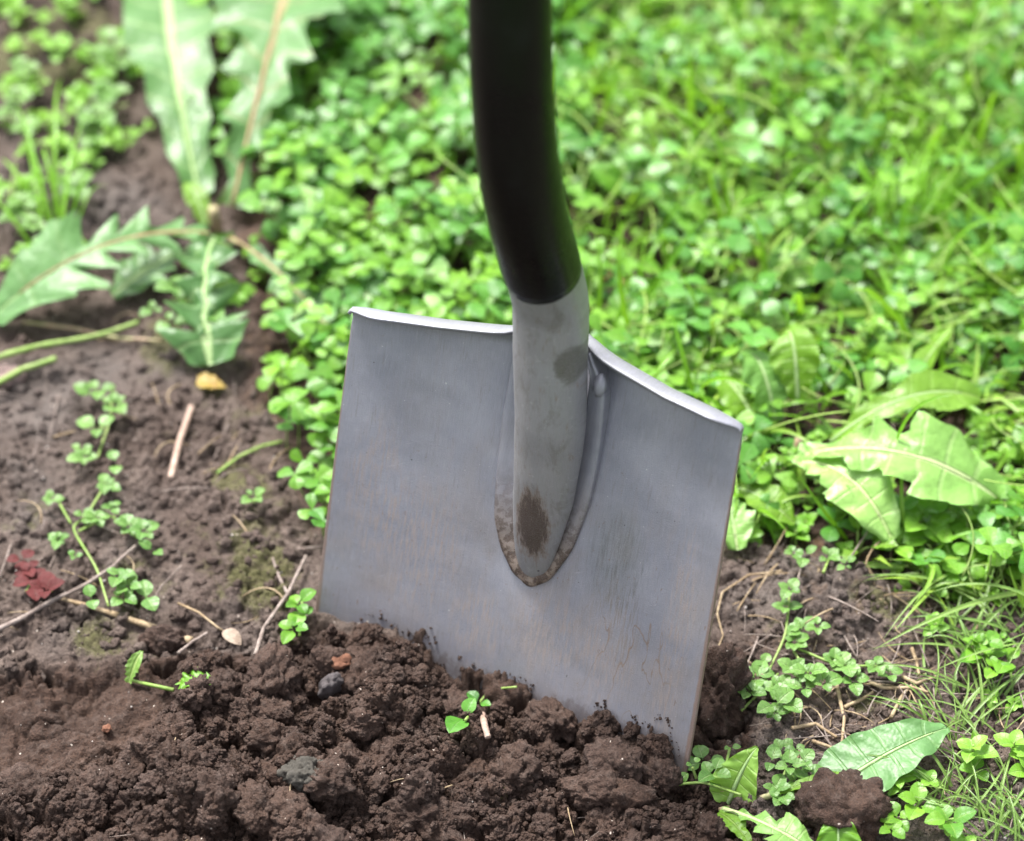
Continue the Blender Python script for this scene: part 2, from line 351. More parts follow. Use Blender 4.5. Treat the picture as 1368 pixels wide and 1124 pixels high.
# ---------------------------------------------------------------- instancing of uncountable cover
def scatter(name, P, rot, scl, sources, label, kind='stuff'):
    c = bpy.data.collections.new(name + '_sources')
    for i, mm in enumerate(sources):
        c.objects.link(bpy.data.objects.new('%s_source_%02d' % (name, i), mm))
    me = bpy.data.meshes.new(name); me.vertices.add(len(P)); me.vertices.foreach_set('co', np.asarray(P, np.float32).ravel())
    a = me.attributes.new('rot', 'FLOAT_VECTOR', 'POINT'); a.data.foreach_set('vector', np.asarray(rot, np.float32).ravel())
    a = me.attributes.new('scl', 'FLOAT', 'POINT'); a.data.foreach_set('value', np.asarray(scl, np.float32))
    a = me.attributes.new('idx', 'INT', 'POINT'); a.data.foreach_set('value', rng.integers(0, len(sources), len(P)).astype(np.int32))
    o = obj(name, me); g = bpy.data.node_groups.new(name, 'GeometryNodeTree')
    g.interface.new_socket('Geometry', in_out='INPUT', socket_type='NodeSocketGeometry'); g.interface.new_socket('Geometry', in_out='OUTPUT', socket_type='NodeSocketGeometry')
    gi, go = g.nodes.new('NodeGroupInput'), g.nodes.new('NodeGroupOutput')
    ip = g.nodes.new('GeometryNodeInstanceOnPoints'); ci = g.nodes.new('GeometryNodeCollectionInfo'); ci.inputs[0].default_value = c
    ci.inputs[1].default_value = True; ci.inputs[2].default_value = True
    def na(n, ty):
        x = g.nodes.new('GeometryNodeInputNamedAttribute'); x.data_type = ty; x.inputs[0].default_value = n; return x.outputs[0]
    er = g.nodes.new('FunctionNodeEulerToRotation'); g.links.new(na('rot', 'FLOAT_VECTOR'), er.inputs[0])
    g.links.new(gi.outputs[0], ip.inputs['Points']); g.links.new(ci.outputs[0], ip.inputs['Instance']); ip.inputs['Pick Instance'].default_value = True
    g.links.new(na('idx', 'INT'), ip.inputs['Instance Index']); g.links.new(er.outputs[0], ip.inputs['Rotation']); g.links.new(na('scl', 'FLOAT'), ip.inputs['Scale'])
    g.links.new(ip.outputs[0], go.inputs[0])
    md = o.modifiers.new('scatter', 'NODES'); md.node_group = g
    return tag(o, label, kind=kind)

import bmesh
def ico(sub):
    b = bmesh.new(); bmesh.ops.create_icosphere(b, subdivisions=sub, radius=1.)
    V = np.array([v.co[:] for v in b.verts]); Fc = [[v.index for v in f.verts] for f in b.faces]; b.free(); return V, Fc
ICO = {k: ico(k) for k in (2, 3, 4, 5)}
def clod_mesh(name, seed, sub=5, mat=None, rough=1., sq=(1, .85, .7), cells=(.7, .36, .19, .10)):
    V, Fc = ICO[sub]; r = np.random.default_rng(seed); off = r.random(3) * 100
    base_ = V * (1 + (fbm(V[:, 0] * 1.3 + off[0], V[:, 1] * 1.3 + off[1], V[:, 2] * 1.3 + off[2], k=seed, o=5)[:, None] - .45) * 1.7 * rough)
    d = sum(balls3(V + off, c, seed + i * 7) * a for i, (c, a) in enumerate(zip(cells, (.35, .5, .75, 1.))))
    P = base_ * .8 + V * (d * rough)[:, None]
    P *= np.array(sq) * (1 + r.uniform(-.12, .12, 3))
    return mesh(name, P, Fc, mat or M['clod'])
CLB = [clod_mesh('clod_source', 100 + i, 5) for i in range(7)]
CLS = [clod_mesh('crumb_source', 200 + i, 4, cells=(.8, .4, .22)) for i in range(6)]
CLD = [clod_mesh('crumb_source', 220 + i, 3, M['clod_dry'], cells=(.8, .4)) for i in range(6)]

def pts_in(poly, n, box, wob=0, extra=None):
    out = []
    while len(out) < n:
        x, y = rng.uniform(box[0], box[1], 4000), rng.uniform(box[2], box[3], 4000)
        px, py = pix(x, y)
        if wob: px = px + (fbm(x * 40, y * 40, k=91, o=3) - .45) * wob; py = py + (fbm(x * 40, y * 40, k=93, o=3) - .45) * wob
        m_ = inpoly(px, py, poly)
        if extra is not None: m_ &= rng.random(4000) < extra(x, y, px, py)
        out += list(zip(x[m_], y[m_]))
    return np.array(out[:n])
def rots(n): return rng.uniform(0, 6.283, (n, 3))
BOXN = (-.36, .36, -.40, -.10)
CR = [(-400, 1400), (-400, 1025), (60, 1035), (160, 1005), (220, 950), (250, 910), (340, 890), (425, 842), (530, 862), (650, 922), (820, 962), (918, 1017), (990, 1045), (1040, 1120), (1060, 1400)]
# shapes are laid out so that the pieces stand in front of the blade
P = pts_in(CR, 650, BOXN, 12); r_ = .0025 + .0095 * rng.random(650) ** 2.6
scatter('soil_lumps', np.c_[P, HV(P[:, 0], P[:, 1]) - r_ * .15], rots(650), r_, CLB, 'loose crumbly lumps of dark dug soil')
P = pts_in(CR, 42000, BOXN, 16); r_ = .00045 + .0023 * rng.random(42000) ** 3
scatter('soil_crumbs', np.c_[P, HV(P[:, 0], P[:, 1]) + r_ * .1], rots(42000), r_, CLS, 'fine crumbs of dark dug soil')
DRY = [(-300, -100), (200, -100), (330, 300), (330, 480), (400, 640), (430, 850), (330, 880), (-300, 900)]
P = pts_in(DRY, 6500, (-.4, .0, -.25, .45), 20); r_ = .0006 + .0034 * rng.random(6500) ** 4
scatter('soil_crumbs', np.c_[P, HV(P[:, 0], P[:, 1])], rots(6500), r_, CLD, 'scattered crumbs on the packed soil at left')
DRY2 = [(960, 700), (1400, 760), (1400, 1200), (1000, 1200), (960, 900)]
P = pts_in(DRY2, 2500, (.05, .4, -.4, .05), 20); r_ = .0006 + .003 * rng.random(2500) ** 4
scatter('soil_crumbs', np.c_[P, HV(P[:, 0], P[:, 1])], rots(2500), r_, CLD, 'scattered crumbs on the packed soil at right')
P = pts_in([(-300, 300), (460, 300), (1400, 760), (1400, 1300), (-300, 1300)], 420, (-.4, .4, -.4, .1))
GR = [clod_mesh('grit_source', 300 + i, 2, M['grit'], .5, cells=(.8,)) for i in range(3)]
scatter('grit', np.c_[P, HV(P[:, 0], P[:, 1]) + .0006], rots(420), .0004 + .0008 * rng.random(420) ** 4, GR, 'pale specks of grit on the soil')

BIG = [clod_mesh('clod_source', 140 + i, 5, rough=1.15, cells=(.8, .42, .2, .09)) for i in range(5)]
P = pts_in(CR, 75, BOXN, 12); r_ = rng.uniform(.006, .0125, 75)
scatter('soil_lumps', np.c_[P, HV(P[:, 0], P[:, 1]) - r_ * .2], rots(75), r_, BIG, 'larger broken lumps of dark dug soil')

# ---------------------------------------------------------------- the shovel
tau, roll, phi = .4046, .0576, R(28)
e_ = Vector((math.cos(phi), -math.sin(phi), 0)); a_ = Vector((math.sin(phi), math.cos(phi), 0)); z_ = Vector((0, 0, 1))
u0 = z_ * math.cos(tau) + a_ * math.sin(tau); nrm = -(a_ * math.cos(tau) - z_ * math.sin(tau))
ee = e_ * math.cos(roll) + u0 * math.sin(roll); uu = u0 * math.cos(roll) - e_ * math.sin(roll)
O = Vector((-.0034, -.1842, 0))
SH = empty('shovel', O, 'square bladed grey steel shovel with black shaft stuck upright in the soil', 'shovel')
SH.matrix_world = Matrix(((ee.x, uu.x, nrm.x, O.x), (ee.y, uu.y, nrm.y, O.y), (ee.z, uu.z, nrm.z, O.z), (0, 0, 0, 1)))
WT, WB, DISH = .1064, .1086, .012
topS = [-.1068, -.1055, -.10, -.0878, -.0568, -.0233, -.012, 0, .012, .021, .0361, .0664, .0921, .1045, .1066]
topT = [.1752, .1772, .1777, .1779, .1811, .1862, .1900, .1912, .1912, .1901, .1868, .1811, .1793, .1780, .1762]
def dishn(s, t):
    g = math.exp(-((s - .002) / .019) ** 2) * float(sstep(.03, .20, np.array(t))) * .013
    return DISH * (s / WT) ** 2 * (0.75 + .25 * t / .18) - g
TB = -.045
rows_t = list(np.linspace(0, 1, 46)); SS = np.linspace(-1, 1, 91)
# lip: a bend towards the viewer along the top edge
lip = [(0.0006, .0012), (.0014, .0028), (.0032, .0043), (.0056, .0048), (.0084, .0045), (.0108, .0038), (.0124, .0031)]   # (n, t)
def blade_pts(side):
    n_, m_ = len(rows_t) + len(lip), len(SS); Pp = np.zeros((n_, m_, 3)); U = np.zeros((n_, m_, 2))
    for j, q in enumerate(SS):
        sg = float(np.sign(q)); qq = sg * (1 - (1 - abs(q)) ** 1.12) if abs(q) < 1 else q
        tt = float(np.interp(qq * WT, topS, topT)) - .0050
        for i, r in enumerate(rows_t):
            t = TB + (tt - TB) * r; w_ = WB + (WT - WB) * max(0, t) / .17
            s = qq * w_
            if t > .165: s = sg * min(abs(s), w_ - .0016 * ((t - .165) / .011) ** 2)
            Pp[i, j] = (s, t, dishn(s, t)); U[i, j] = (s * 5 + .6, t * 5 + .1)
        s = Pp[len(rows_t) - 1, j, 0]
        k = max(0.12, min(1., (WT - abs(s)) / .014)) ** .6
        k *= 1 - .75 * math.exp(-(s / .020) ** 4)
        n0 = dishn(s, tt)
        for i, (ln, lt) in enumerate(lip):
            Pp[len(rows_t) + i, j] = (s, tt + lt * (.5 + .5 * k), n0 + ln * k); U[len(rows_t) + i, j] = (s * 5 + .6, (tt + lt) * 5 + .1)
    return Pp, U

def steel_mat(name, extra=None, base=((.215, .220, .268), (.29, .292, .342))):
    """uv = (s*5+.6, t*5+.1); masks are wear of the metal itself"""
    s = N(name); tc = s.n('ShaderNodeTexCoord'); ob = tc.outputs['UV']
    sep = s.n('ShaderNodeSeparateXYZ'); s.l(ob, sep.inputs[0])
    S = s.math('DIVIDE', s.math('SUBTRACT', sep.outputs[0], .6), 5); T = s.math('DIVIDE', s.math('SUBTRACT', sep.outputs[1], .1), 5)
    big = s.noise(ob, 4, 4, .6, .3); mid = s.noise(ob, 22, 4, .6); fine = s.noise(ob, 260, 3, .6); cloud = s.noise(ob, 1, 4, .6, .4, (5, 3, 1))
    streak = s.noise(ob, 1, 5, .62, .15, (48, 5, 1)); streak2 = s.noise(ob, 1, 4, .6, .1, (150, 14, 1)); brush = s.noise(ob, 1, 3, .6, 0, (420, 30, 1))
    c = s.mix(s.ramp(big, .3, .7), *base)
    low = s.ramp(T, .0, .10, 1, 0)                                   # worn, soil-polished lower blade
    c = s.mix(s.math('MULTIPLY', low, s.ramp(mid, .3, .7, .25, .7)), c, (.255, .245, .255))
    def blob(s0, t0, rs, rt, p=1.):
        a = s.math('POWER', s.math('DIVIDE', s.math('SUBTRACT', S, s0), rs), 2); b = s.math('POWER', s.math('DIVIDE', s.math('SUBTRACT', T, t0), rt), 2)
        return s.math('MULTIPLY', s.ramp(s.math('ADD', a, b), 0, 1, 1, 0), p)
    c = s.mix(s.math('MULTIPLY', s.ramp(cloud, .42, .68), s.ramp(T, .04, .17, .55, .1)), c, (.25, .215, .20))
    c = s.mix(s.math('MULTIPLY', s.ramp(s.noise(ob, 1, 3, .5, .3, (3, 7, 1)), .5, .7), .22), c, (.10, .105, .125))
    rust = s.math('MULTIPLY', s.ramp(streak, .5, .72), s.ramp(T, .05, .16, .22, .10))
    for a in [(-.055, .055, .03, .05), (.02, .03, .03, .03), (.055, .035, .02, .05), (-.02, .02, .02, .03), (.09, .05, .012, .08), (-.085, .08, .02, .05)]:
        rust = s.math('ADD', rust, s.math('MULTIPLY', blob(*a), s.ramp(s.math('ADD', streak2, s.math('MULTIPLY', mid, .3)), .56, .82, 0, .65)))
    rust = s.math('MINIMUM', s.math('MULTIPLY', rust, 1.1), .7)
    c = s.mix(rust, c, (.255, .20, .175))
    dk = s.math('MULTIPLY', s.math('ADD', blob(.052, .078, .022, .035), blob(.062, .045, .012, .03, .7)), s.ramp(s.math('ADD', streak2, s.math('MULTIPLY', streak, .3)), .58, .86, 0, .5))
    c = s.mix(dk, c, (.06, .065, .06))
    c = s.mix(s.math('MULTIPLY', blob(.050, .085, .02, .035), .28), c, (.07, .085, .07))
    # rust lines
    ln = s.math('MULTIPLY', s.ramp(s.math('ABSOLUTE', s.math('SUBTRACT', s.noise(ob, 1, 3, .5, .3, (14, 3.5, 1)), .5)), .0, .012, 1, 0), blob(.065, .035, .035, .05))
    c = s.mix(s.math('MULTIPLY', ln, .75), c, (.19, .11, .06))
    if extra: c = extra(s, c, blob, mid, fine, S, T, ob, streak2)
    # edges worn to rust, and pale specks
    ed = s.ramp(s.math('ADD', s.math('ABSOLUTE', S), s.math('MULTIPLY', mid, .0012)), .1062, .1074) if not extra else None
    if ed: c = s.mix(s.math('MULTIPLY', ed, .75), c, (.22, .13, .085))
    if not extra:
        s3 = s.noise(ob, 1, 6, .72, .2, (110, 9, 1)); c = s.mix(s.math('MULTIPLY', s.ramp(s3, .56, .66), .30), c, (.15, .125, .115)); c = s.mix(s.math('MULTIPLY', s.ramp(s3, .44, .34), .22), c, (.36, .36, .40))
        rs = s.ramp(s.noise(ob, 1, 5, .75, .3, (70, 38, 1)), .635, .68); c = s.mix(s.math('MULTIPLY', rs, s.ramp(T, .02, .17, .75, .25)), c, (.17, .095, .06))
        for an in (.25, -.5, 1.1):
            mp = s.n('ShaderNodeMapping'); mp.inputs['Rotation'].default_value = (0, 0, an); mp.inputs['Scale'].default_value = (1, 1, 1); s.l(ob, mp.inputs[0])
            mp2 = s.noise(mp.outputs[0], 1, 2, .5, .05, (160, 5, 1)); c = s.mix(s.math('MULTIPLY', s.ramp(mp2, .74, .78), .5), c, (.40, .41, .43) if an > 0 else (.09, .09, .10))
    spk = s.ramp(s.noise(ob, 120, 1, .5), .785, .80); c = s.mix(s.math('MULTIPLY', spk, .7), c, (.6, .6, .6))
    dsp = s.ramp(s.noise(ob, 95, 1, .5), .775, .79); 
    c = s.mix(s.math('MULTIPLY', s.ramp(s.noise(ob, 70, 1, .5, 0, (1.1, .9, 1)), .79, .80), .8), c, (.03, .03, .035))
    if not extra:
        c = s.mix(s.math('MULTIPLY', s.ramp(T, .1755, .1800), s.ramp(fine, .35, .6, .6, 1.)), c, (.15, .155, .17))    # colour darkened along the tread, offsetting the light on its upward face
    mud = s.math('ADD', s.ramp(T, -.012, .012, 1, 0), s.math('MULTIPLY', s.math('SUBTRACT', s.noise(ob, 1, 5, .7, .3, (30, 18, 1)), .5), 2.2))
    if not extra:
        c = s.mix(s.math('MULTIPLY', s.ramp(mud, .5, 1.1), .55), c, (.075, .048, .04))
        scr = s.ramp(s.math('ABSOLUTE', s.math('SUBTRACT', s.noise(ob, 1, 2, .5, .1, (34, 6, 1)), .5)), .0, .006, 1, 0)
        c = s.mix(s.math('MULTIPLY', s.math('MULTIPLY', scr, s.ramp(big, .5, .62)), .35), c, (.36, .37, .39))
    c = s.mix(s.math('MULTIPLY', s.ramp(brush, .35, .7), .14), c, (.07, .07, .08))
    c = s.mix(s.math('MULTIPLY', s.ramp(fine, .35, .7), .16), c, (.32, .32, .33))
    rg = s.math('ADD', .40, s.math('MULTIPLY', mid, .16)); rg = s.math('ADD', rg, s.math('MULTIPLY', rust, .2))
    h = s.math('ADD', s.math('MULTIPLY', fine, .35), s.math('ADD', s.math('MULTIPLY', mid, .5), s.math('MULTIPLY', streak2, .25)))
    b = s.bsdf(c, rg, s.math('SUBTRACT', .36, s.math('MULTIPLY', rust, .4)), s.bump(h, .0006, .55), .5)
    return s.done(b)
M['steel'] = steel_mat('worn_blade_steel')
Pp, U = blade_pts(0)
bl = obj('blade', gridmesh('blade', Pp, M['steel'], U), SH)
sm_ = bl.modifiers.new('thickness', 'SOLIDIFY'); sm_.thickness = .0020; sm_.offset = -1
bv = bl.modifiers.new('edge', 'BEVEL'); bv.width = .0005; bv.segments = 2; bv.limit_method = 'ANGLE'; bv.angle_limit = R(50)
q_s = rng.uniform(-.104, .104, 260); q_t = np.zeros(260)
q_f = np.array([(SH.matrix_world @ Vector((a, .0, dishn(a, 0) + .006)))[:] for a in q_s])
q_t = HV(q_f[:, 0], q_f[:, 1]) * 1.08 + np.abs(rng.normal(-.001, .0015, 260))
q_p = np.array([(SH.matrix_world @ Vector((a, b, dishn(a, b) + .0003)))[:] for a, b in zip(q_s, q_t)])
scatter('clinging_crumbs', q_p, rots(260), .00025 + .0006 * rng.random(260) ** 3, CLS, 'crumbs of wet soil stuck to the foot of the blade')

SC = .00606
axT = [.0536, .060, .0700, .0905, .1134, .1334, .1749, .1953, .217]
axN = [-.0015, .0005, .0020, .0048, .0075, .0100, .0172, .0215, .0290]
def flange_ext(s, c, blob, mid, fine, S, T, ob, st2):
    n_ = s.ramp(s.math('ADD', mid, s.math('MULTIPLY', s.noise(ob, 60, 4, .65), .5)), .62, .90)
    lo = s.ramp(T, .058, .122, 1, 0)
    c = s.mix(s.math('MULTIPLY', lo, .85), c, (.20, .14, .095))
    c = s.mix(s.math('MULTIPLY', lo, s.ramp(s.noise(ob, 40, 5, .7, .4), .44, .54, 0, .95)), c, (.06, .034, .022))
    return s.mix(s.math('MULTIPLY', s.ramp(T, .12, .19), .2), c, (.3, .3, .31))
def socket_ext(s, c, blob, mid, fine, S, T, ob, st2):
    c = s.mix(.5, c, (.25, .24, .225)); c = s.mix(s.ramp(s.noise(ob, 1, 5, .65, .5, (30, 12, 1)), .48, .7, 0, .5), c, (.12, .105, .09)); c = s.mix(s.ramp(s.noise(ob, 45, 5, .7, .8), .58, .68, 0, .4), c, (.38, .38, .39))
    n40 = s.noise(ob, 1, 5, .7, .2, (85, 20, 1))
    e = s.math('ADD', blob(.0075, .094, .0125, .029, 1.), s.math('MULTIPLY', s.math('SUBTRACT', n40, .5), 2.2))
    c = s.mix(s.ramp(e, .10, .65, 0, .6), c, (.17, .10, .055))
    c = s.mix(s.ramp(e, .40, .85, 0, .85), c, (.055, .035, .027))
    e2 = s.math('ADD', blob(.0215, .1905, .0075, .0145, 1.), s.math('MULTIPLY', s.math('SUBTRACT', s.noise(ob, 26, 5, .7), .5), 1.6))
    c = s.mix(s.ramp(e2, .2, .75, 0, .7), c, (.07, .065, .05))
    return c
M['flange'] = steel_mat('worn_flange_steel', flange_ext)
M['socket'] = steel_mat('worn_socket_steel', socket_ext)
def interp(x, X, Y): return float(np.interp(x, X, Y))
def smooth_path(T_, N_, n):
    T_, N_ = np.array(T_), np.array(N_); d = np.r_[0, np.cumsum(np.hypot(np.diff(T_), np.diff(N_)))]; q = np.linspace(0, d[-1], n * 4)
    t, m_ = np.interp(q, d, T_), np.interp(q, d, N_)
    k = np.ones(9) / 9
    for _ in range(3):
        t2, m2 = np.convolve(np.pad(t, 4, 'edge'), k, 'valid'), np.convolve(np.pad(m_, 4, 'edge'), k, 'valid'); t2[0], m2[0], t2[-1], m2[-1] = t[0], m_[0], t[-1], m_[-1]; t, m_ = t2, m2
    return t[::4], m_[::4]
# socket: a tube that sinks and flattens into the blade
tS, nS = smooth_path(axT + [.232, .2445], axN + [.0405, .0516], 64)
NA = 40; rowsP, rowsU = [], []
for k in range(len(tS)):
    dt, dn = (tS[min(k + 1, len(tS) - 1)] - tS[max(k - 1, 0)]), (nS[min(k + 1, len(tS) - 1)] - nS[max(k - 1, 0)]); L_ = math.hypot(dt, dn); dt /= L_; dn /= L_
    wl = interp(tS[k], [.0536, .057, .0620, .0700, .083, .104, .137, .165, .19, .22], [.0005, .0042, .0075, .0105, .0130, .0160, .0180, .0184, .0184, .0184])
    fr_ = interp(tS[k], [.0536, .060, .0700, .09, .12, .15, .18], [.0005, .0022, .0048, .009, .0140, .0175, .0184])
    cs = SC + interp(tS[k], [.0536, .08, .11, .15, .19], [0, .0012, .0030, .0032, 0])
    bk = interp(tS[k], [.0536, .12, .17, .20], [.001, .004, .015, .0184])
    row, ur = [], []
    for a in range(NA):
        th = 2 * math.pi * a / NA; c_, s_n = math.cos(th), math.sin(th)
        rr = (fr_ if s_n > 0 else bk) * s_n
        # local frame: radial direction perpendicular to the axis
        row.append((cs + wl * c_, tS[k] - dn * rr, nS[k] + dt * rr)); ur.append(((cs + wl * c_) * 5 + .6, tS[k] * 5 + .1))
    rowsP.append(row); rowsU.append(ur)
so_ = obj('socket', gridmesh('socket', np.array(rowsP), M['socket'], np.array(rowsU), closed=True), SH)
# flange: raised welded rim that runs in a U round the socket
outer = [(-.0200, .1790), (-.0217, .1695), (-.0223, .1368), (-.0209, .1041), (-.0188, .0838), (-.0132, .0686), (-.0042, .0566), (.0064, .0512), (.0167, .0590), (.0264, .0797), (.0323, .1089), (.0338, .138), (.0336, .1680), (.0290, .1790), (.0225, .1885)]
inner = [(-.0140, .1790), (-.0140, .1695), (-.0128, .1368), (-.0098, .1041), (-.0065, .0870), (-.0030, .0760), (.0020, .0680), (.0064, .0600), (.0095, .0690), (.0150, .0830), (.0205, .1089), (.0228, .138), (.0240, .1680), (.0245, .1770), (.0210, .1860)]
lift = [.003, .0015, .0008, .0006, .0006, .0006, .0006, .0006, .0006, .0006, .0012, .0030, .0065, .0090, .0110]
def dens(A, n):
    A = np.array(A, float); q = np.linspace(0, len(A) - 1, n); out = np.stack([np.interp(q, range(len(A)), A[:, i]) for i in range(A.shape[1])], 1)
    for _ in range(3): out[1:-1] = (out[:-2] + out[1:-1] * 2 + out[2:]) / 4
    return out
on_, in_, lf = dens(outer, 120), dens(inner, 120), dens([[x] for x in lift], 120)[:, 0]
Pf = np.zeros((120, 9, 3)); Uf = np.zeros((120, 9, 2))
prof = [(0, -.004), (0, .0004), (.04, .0014), (.16, .0021), (.45, .0022), (.75, .0021), (.90, .0026), (1.0, .0030), (1.12, .0028)]
for k in range(120):
    for j, (q, h_) in enumerate(prof):
        s, t = on_[k] * (1 - q) + in_[k] * q
        n_ = dishn(s, t) + h_ + lf[k] * (1 if q > 0 else 1) + (math.sin(k * .9) * .00012 + math.sin(k * .37 + 2) * .0002 if q else 0)
        if j == 0: n_ = dishn(s, t) - .001
        if j == 8: n_ -= .0012 + lf[k] * .3
        Pf[k, j] = (s, t, n_); Uf[k, j] = (s * 5 + .6, t * 5 + .1)
obj('socket_flange', gridmesh('socket_flange', Pf[:, ::-1], M['flange'], Uf[:, ::-1]), SH)
# weld bead at the upper end of the right arm of the flange
Vv, Fv = ICO[3]; q = Vv * np.array([.0034, .0062, .0028]) * (1 + (fbm(Vv[:, 0] * 2 + 5, Vv[:, 1] * 2, Vv[:, 2] * 2)[:, None] - .45) * .5) + np.array([.0302, .1735, dishn(.03, .1735) + .0095])
obj('weld', mesh('weld', q, Fv, M['flange'], uv=np.c_[q[:, 0] * 5 + .6, q[:, 1] * 5 + .1]), SH)
# black shaft
s = N('black_shaft_paint'); tc = s.n('ShaderNodeTexCoord'); p = tc.outputs['Object']
n1, n2, n3 = s.noise(p, 38, 4, .6), s.noise(p, 400, 3), s.noise(p, 90, 5, .65, .3)
c = s.mix(s.ramp(n1, .55, .75, 0, .5), (.0015, .0018, .0022), (.007, .008, .009)); c = s.mix(s.ramp(n3, .66, .78, 0, .5), c, (.03, .03, .03))
M['shaft'] = s.done(s.bsdf(c, s.ramp(n1, .3, .7, .26, .42), 0, s.bump(s.math('ADD', n2, n1), .0004, .5), .22))
T2 = [.2355, .2380, .2419, .2653, .2873, .308, .3458, .3812, .50, .66]; N2 = [.0440, .0461, .0495, .0685, .0835, .0955, .1125, .1250, .1640, .2160]
tS, nS = smooth_path(T2, N2, 90); rowsP = []
for k in range(len(tS)):
    dt, dn = (tS[min(k + 1, len(tS) - 1)] - tS[max(k - 1, 0)]), (nS[min(k + 1, len(tS) - 1)] - nS[max(k - 1, 0)]); L_ = math.hypot(dt, dn); dt /= L_; dn /= L_
    rr = .0190 - .0009 * min(1, k / 40) if k > 1 else (.0186, .0189)[k]
    if k >= len(tS) - 2: rr *= (.9, .5)[k - len(tS) + 2]
    rowsP.append([(SC + rr * math.cos(2 * math.pi * a / 40), tS[k] - dn * rr * math.sin(2 * math.pi * a / 40), nS[k] + dt * rr * math.sin(2 * math.pi * a / 40)) for a in range(40)])
c0 = np.array(rowsP[0]).mean(0); r0 = [tuple(c0 + (np.array(v) - c0) * .9) for v in rowsP[0]]
cE = np.array(rowsP[-1]).mean(0); rE = [tuple(cE)] * 40
obj('shaft', gridmesh('shaft', np.array([r0] + rowsP + [rE]), M['shaft'], closed=True), SH)
#@@PLANTS
# ---------------------------------------------------------------- leaves, stems
def bez(p0, p1, arch, side=0., n=20, peak=.5):
    p0, p1 = Vector(p0), Vector(p1); d = p1 - p0; up = Vector((0, 0, 1)); sv = d.cross(up)
    sv = sv.normalized() if sv.length > 1e-6 else Vector((1, 0, 0))
    c = p0.lerp(p1, peak) + up * arch * 2 + sv * side * 2
    return [p0 * (1 - t) ** 2 + c * 2 * t * (1 - t) + p1 * t * t for t in np.linspace(0, 1, n)]
def w_clover(t): return max(.05, min(1, (t * 1.55) ** .85)) * (1 if t < .72 else math.sqrt(max(0.0, 1 - ((t - .72) / .285) ** 2.4)))
def w_oval(t): return math.sin(math.pi * min(1, max(0, t)) ** .85) ** .75 if 0 < t < 1 else .02
def w_ovate(t):
    return (.12 if t < .12 else math.sin(math.pi * ((t - .12) / .88) ** .7) ** .8 + .06) if t < .999 else .02
def w_lance(t): return max(.02, math.sin(math.pi * t ** .8) ** .9)
def w_dand(n=6, depth=.45, peak=.72, base=.13, seed=0, tip=.0):
    q = random.Random(seed); ph = [q.uniform(-.15, .15) for _ in range(40)]; am = [q.uniform(.7, 1.15) for _ in range(40)]
    def f(t, sd=1):
        env = base + (1 - base) * (t / peak) ** 1.3 if t < peak else math.sqrt(max(0, 1 - ((t - peak) / (1.001 - peak)) ** 2.2))
        x = t * n + (0 if sd > 0 else .45); i = int(x); fr_ = x - i + ph[(i + (0 if sd > 0 else 17)) % 40]
        saw = 1 - min(1, abs(fr_ - .35) / .5) ** .8
        tipk = 1 - .45 * (t > .9)
        return max(.015, env * (1 - depth * (1 - saw * am[i % 40]) * (1 - .55 * (t > peak)) * (1.25 if t < peak else .8)))
    return f
def leaf_pts(path, wf, W, roll0=0., roll1=0., fold=.25, ruffle=.0, shear=0., n=24, m=7, seed=0, up=None, cup=0.):
    q = random.Random(seed); f1, f2, f3 = q.uniform(0, 6), q.uniform(0, 6), q.uniform(.8, 1.25)
    path = [Vector(p) for p in path]; d = [0]
    for a, b in zip(path, path[1:]): d.append(d[-1] + (b - a).length)
    L = d[-1]; P = np.zeros((n, m, 3)); U = np.zeros((n, m, 2)); d = np.array(d) / L; A = np.array([p[:] for p in path])
    def pt(t):
        t = min(1, max(0, t)); return Vector([np.interp(t, d, A[:, k]) for k in range(3)])
    for i in range(n):
        t = i / (n - 1)
        for j in range(m):
            v = -1 + 2 * j / (m - 1)
            try: w_ = wf(t, 1 if v > 0 else -1)
            except TypeError: w_ = wf(t)
            tt = t - shear * abs(v) * w_ * W / L if t < .97 else t
            c = pt(tt); T = (pt(min(1, tt + .02)) - pt(max(0, tt - .02))).normalized()
            u_ = Vector(up) if up else Vector((0, 0, 1)); S = T.cross(u_)
            if S.length < 1e-3: S = Vector((1, 0, 0))
            S.normalize(); Nn = S.cross(T).normalized(); ro = roll0 + (roll1 - roll0) * t
            S2 = S * math.cos(ro) + Nn * math.sin(ro); N2 = Nn * math.cos(ro) - S * math.sin(ro)
            h = abs(v) * w_ * W * fold - cup * v * v * w_ * W + ruffle * W * abs(v) ** 1.5 * (math.sin(t * 19 * f3 + f1 + v * 1.5) * .6 + math.sin(t * 33 + f2 - v * 2) * .4)
            if m > 5 and abs(v) < .05: h -= W * .03
            P[i, j] = (c + S2 * (v * w_ * W) + N2 * h)[:]
            U[i, j] = (t, .5 + v * .5)
    return P, U
def leaf_mesh(name, mat, *a, **k):
    P, U = leaf_pts(*a, **k); return gridmesh(name, P, mat, U)
def tube_pts(path, r0, r1, na=6, wob=0., seed=0):
    q = random.Random(seed); path = [Vector(p) for p in path]; n = len(path); P = np.zeros((n + 2, na, 3))
    for i, p in enumerate(path):
        T = (path[min(i + 1, n - 1)] - path[max(0, i - 1)]).normalized(); S = T.cross(Vector((.3, .2, 1))).normalized(); B = S.cross(T)
        r = (r0 + (r1 - r0) * i / (n - 1)) * (1 + q.uniform(-wob, wob))
        for a in range(na):
            th = 6.2832 * a / na; P[i + 1, a] = (p + S * math.cos(th) * r + B * math.sin(th) * r)[:]
    P[0] = np.array(path[0][:]); P[-1] = np.array(path[-1][:]); return P
def tube_mesh(name, mat, path, r0, r1, na=6, wob=0., seed=0):
    return gridmesh(name, tube_pts(path, r0, r1, na, wob, seed), mat, closed=True)
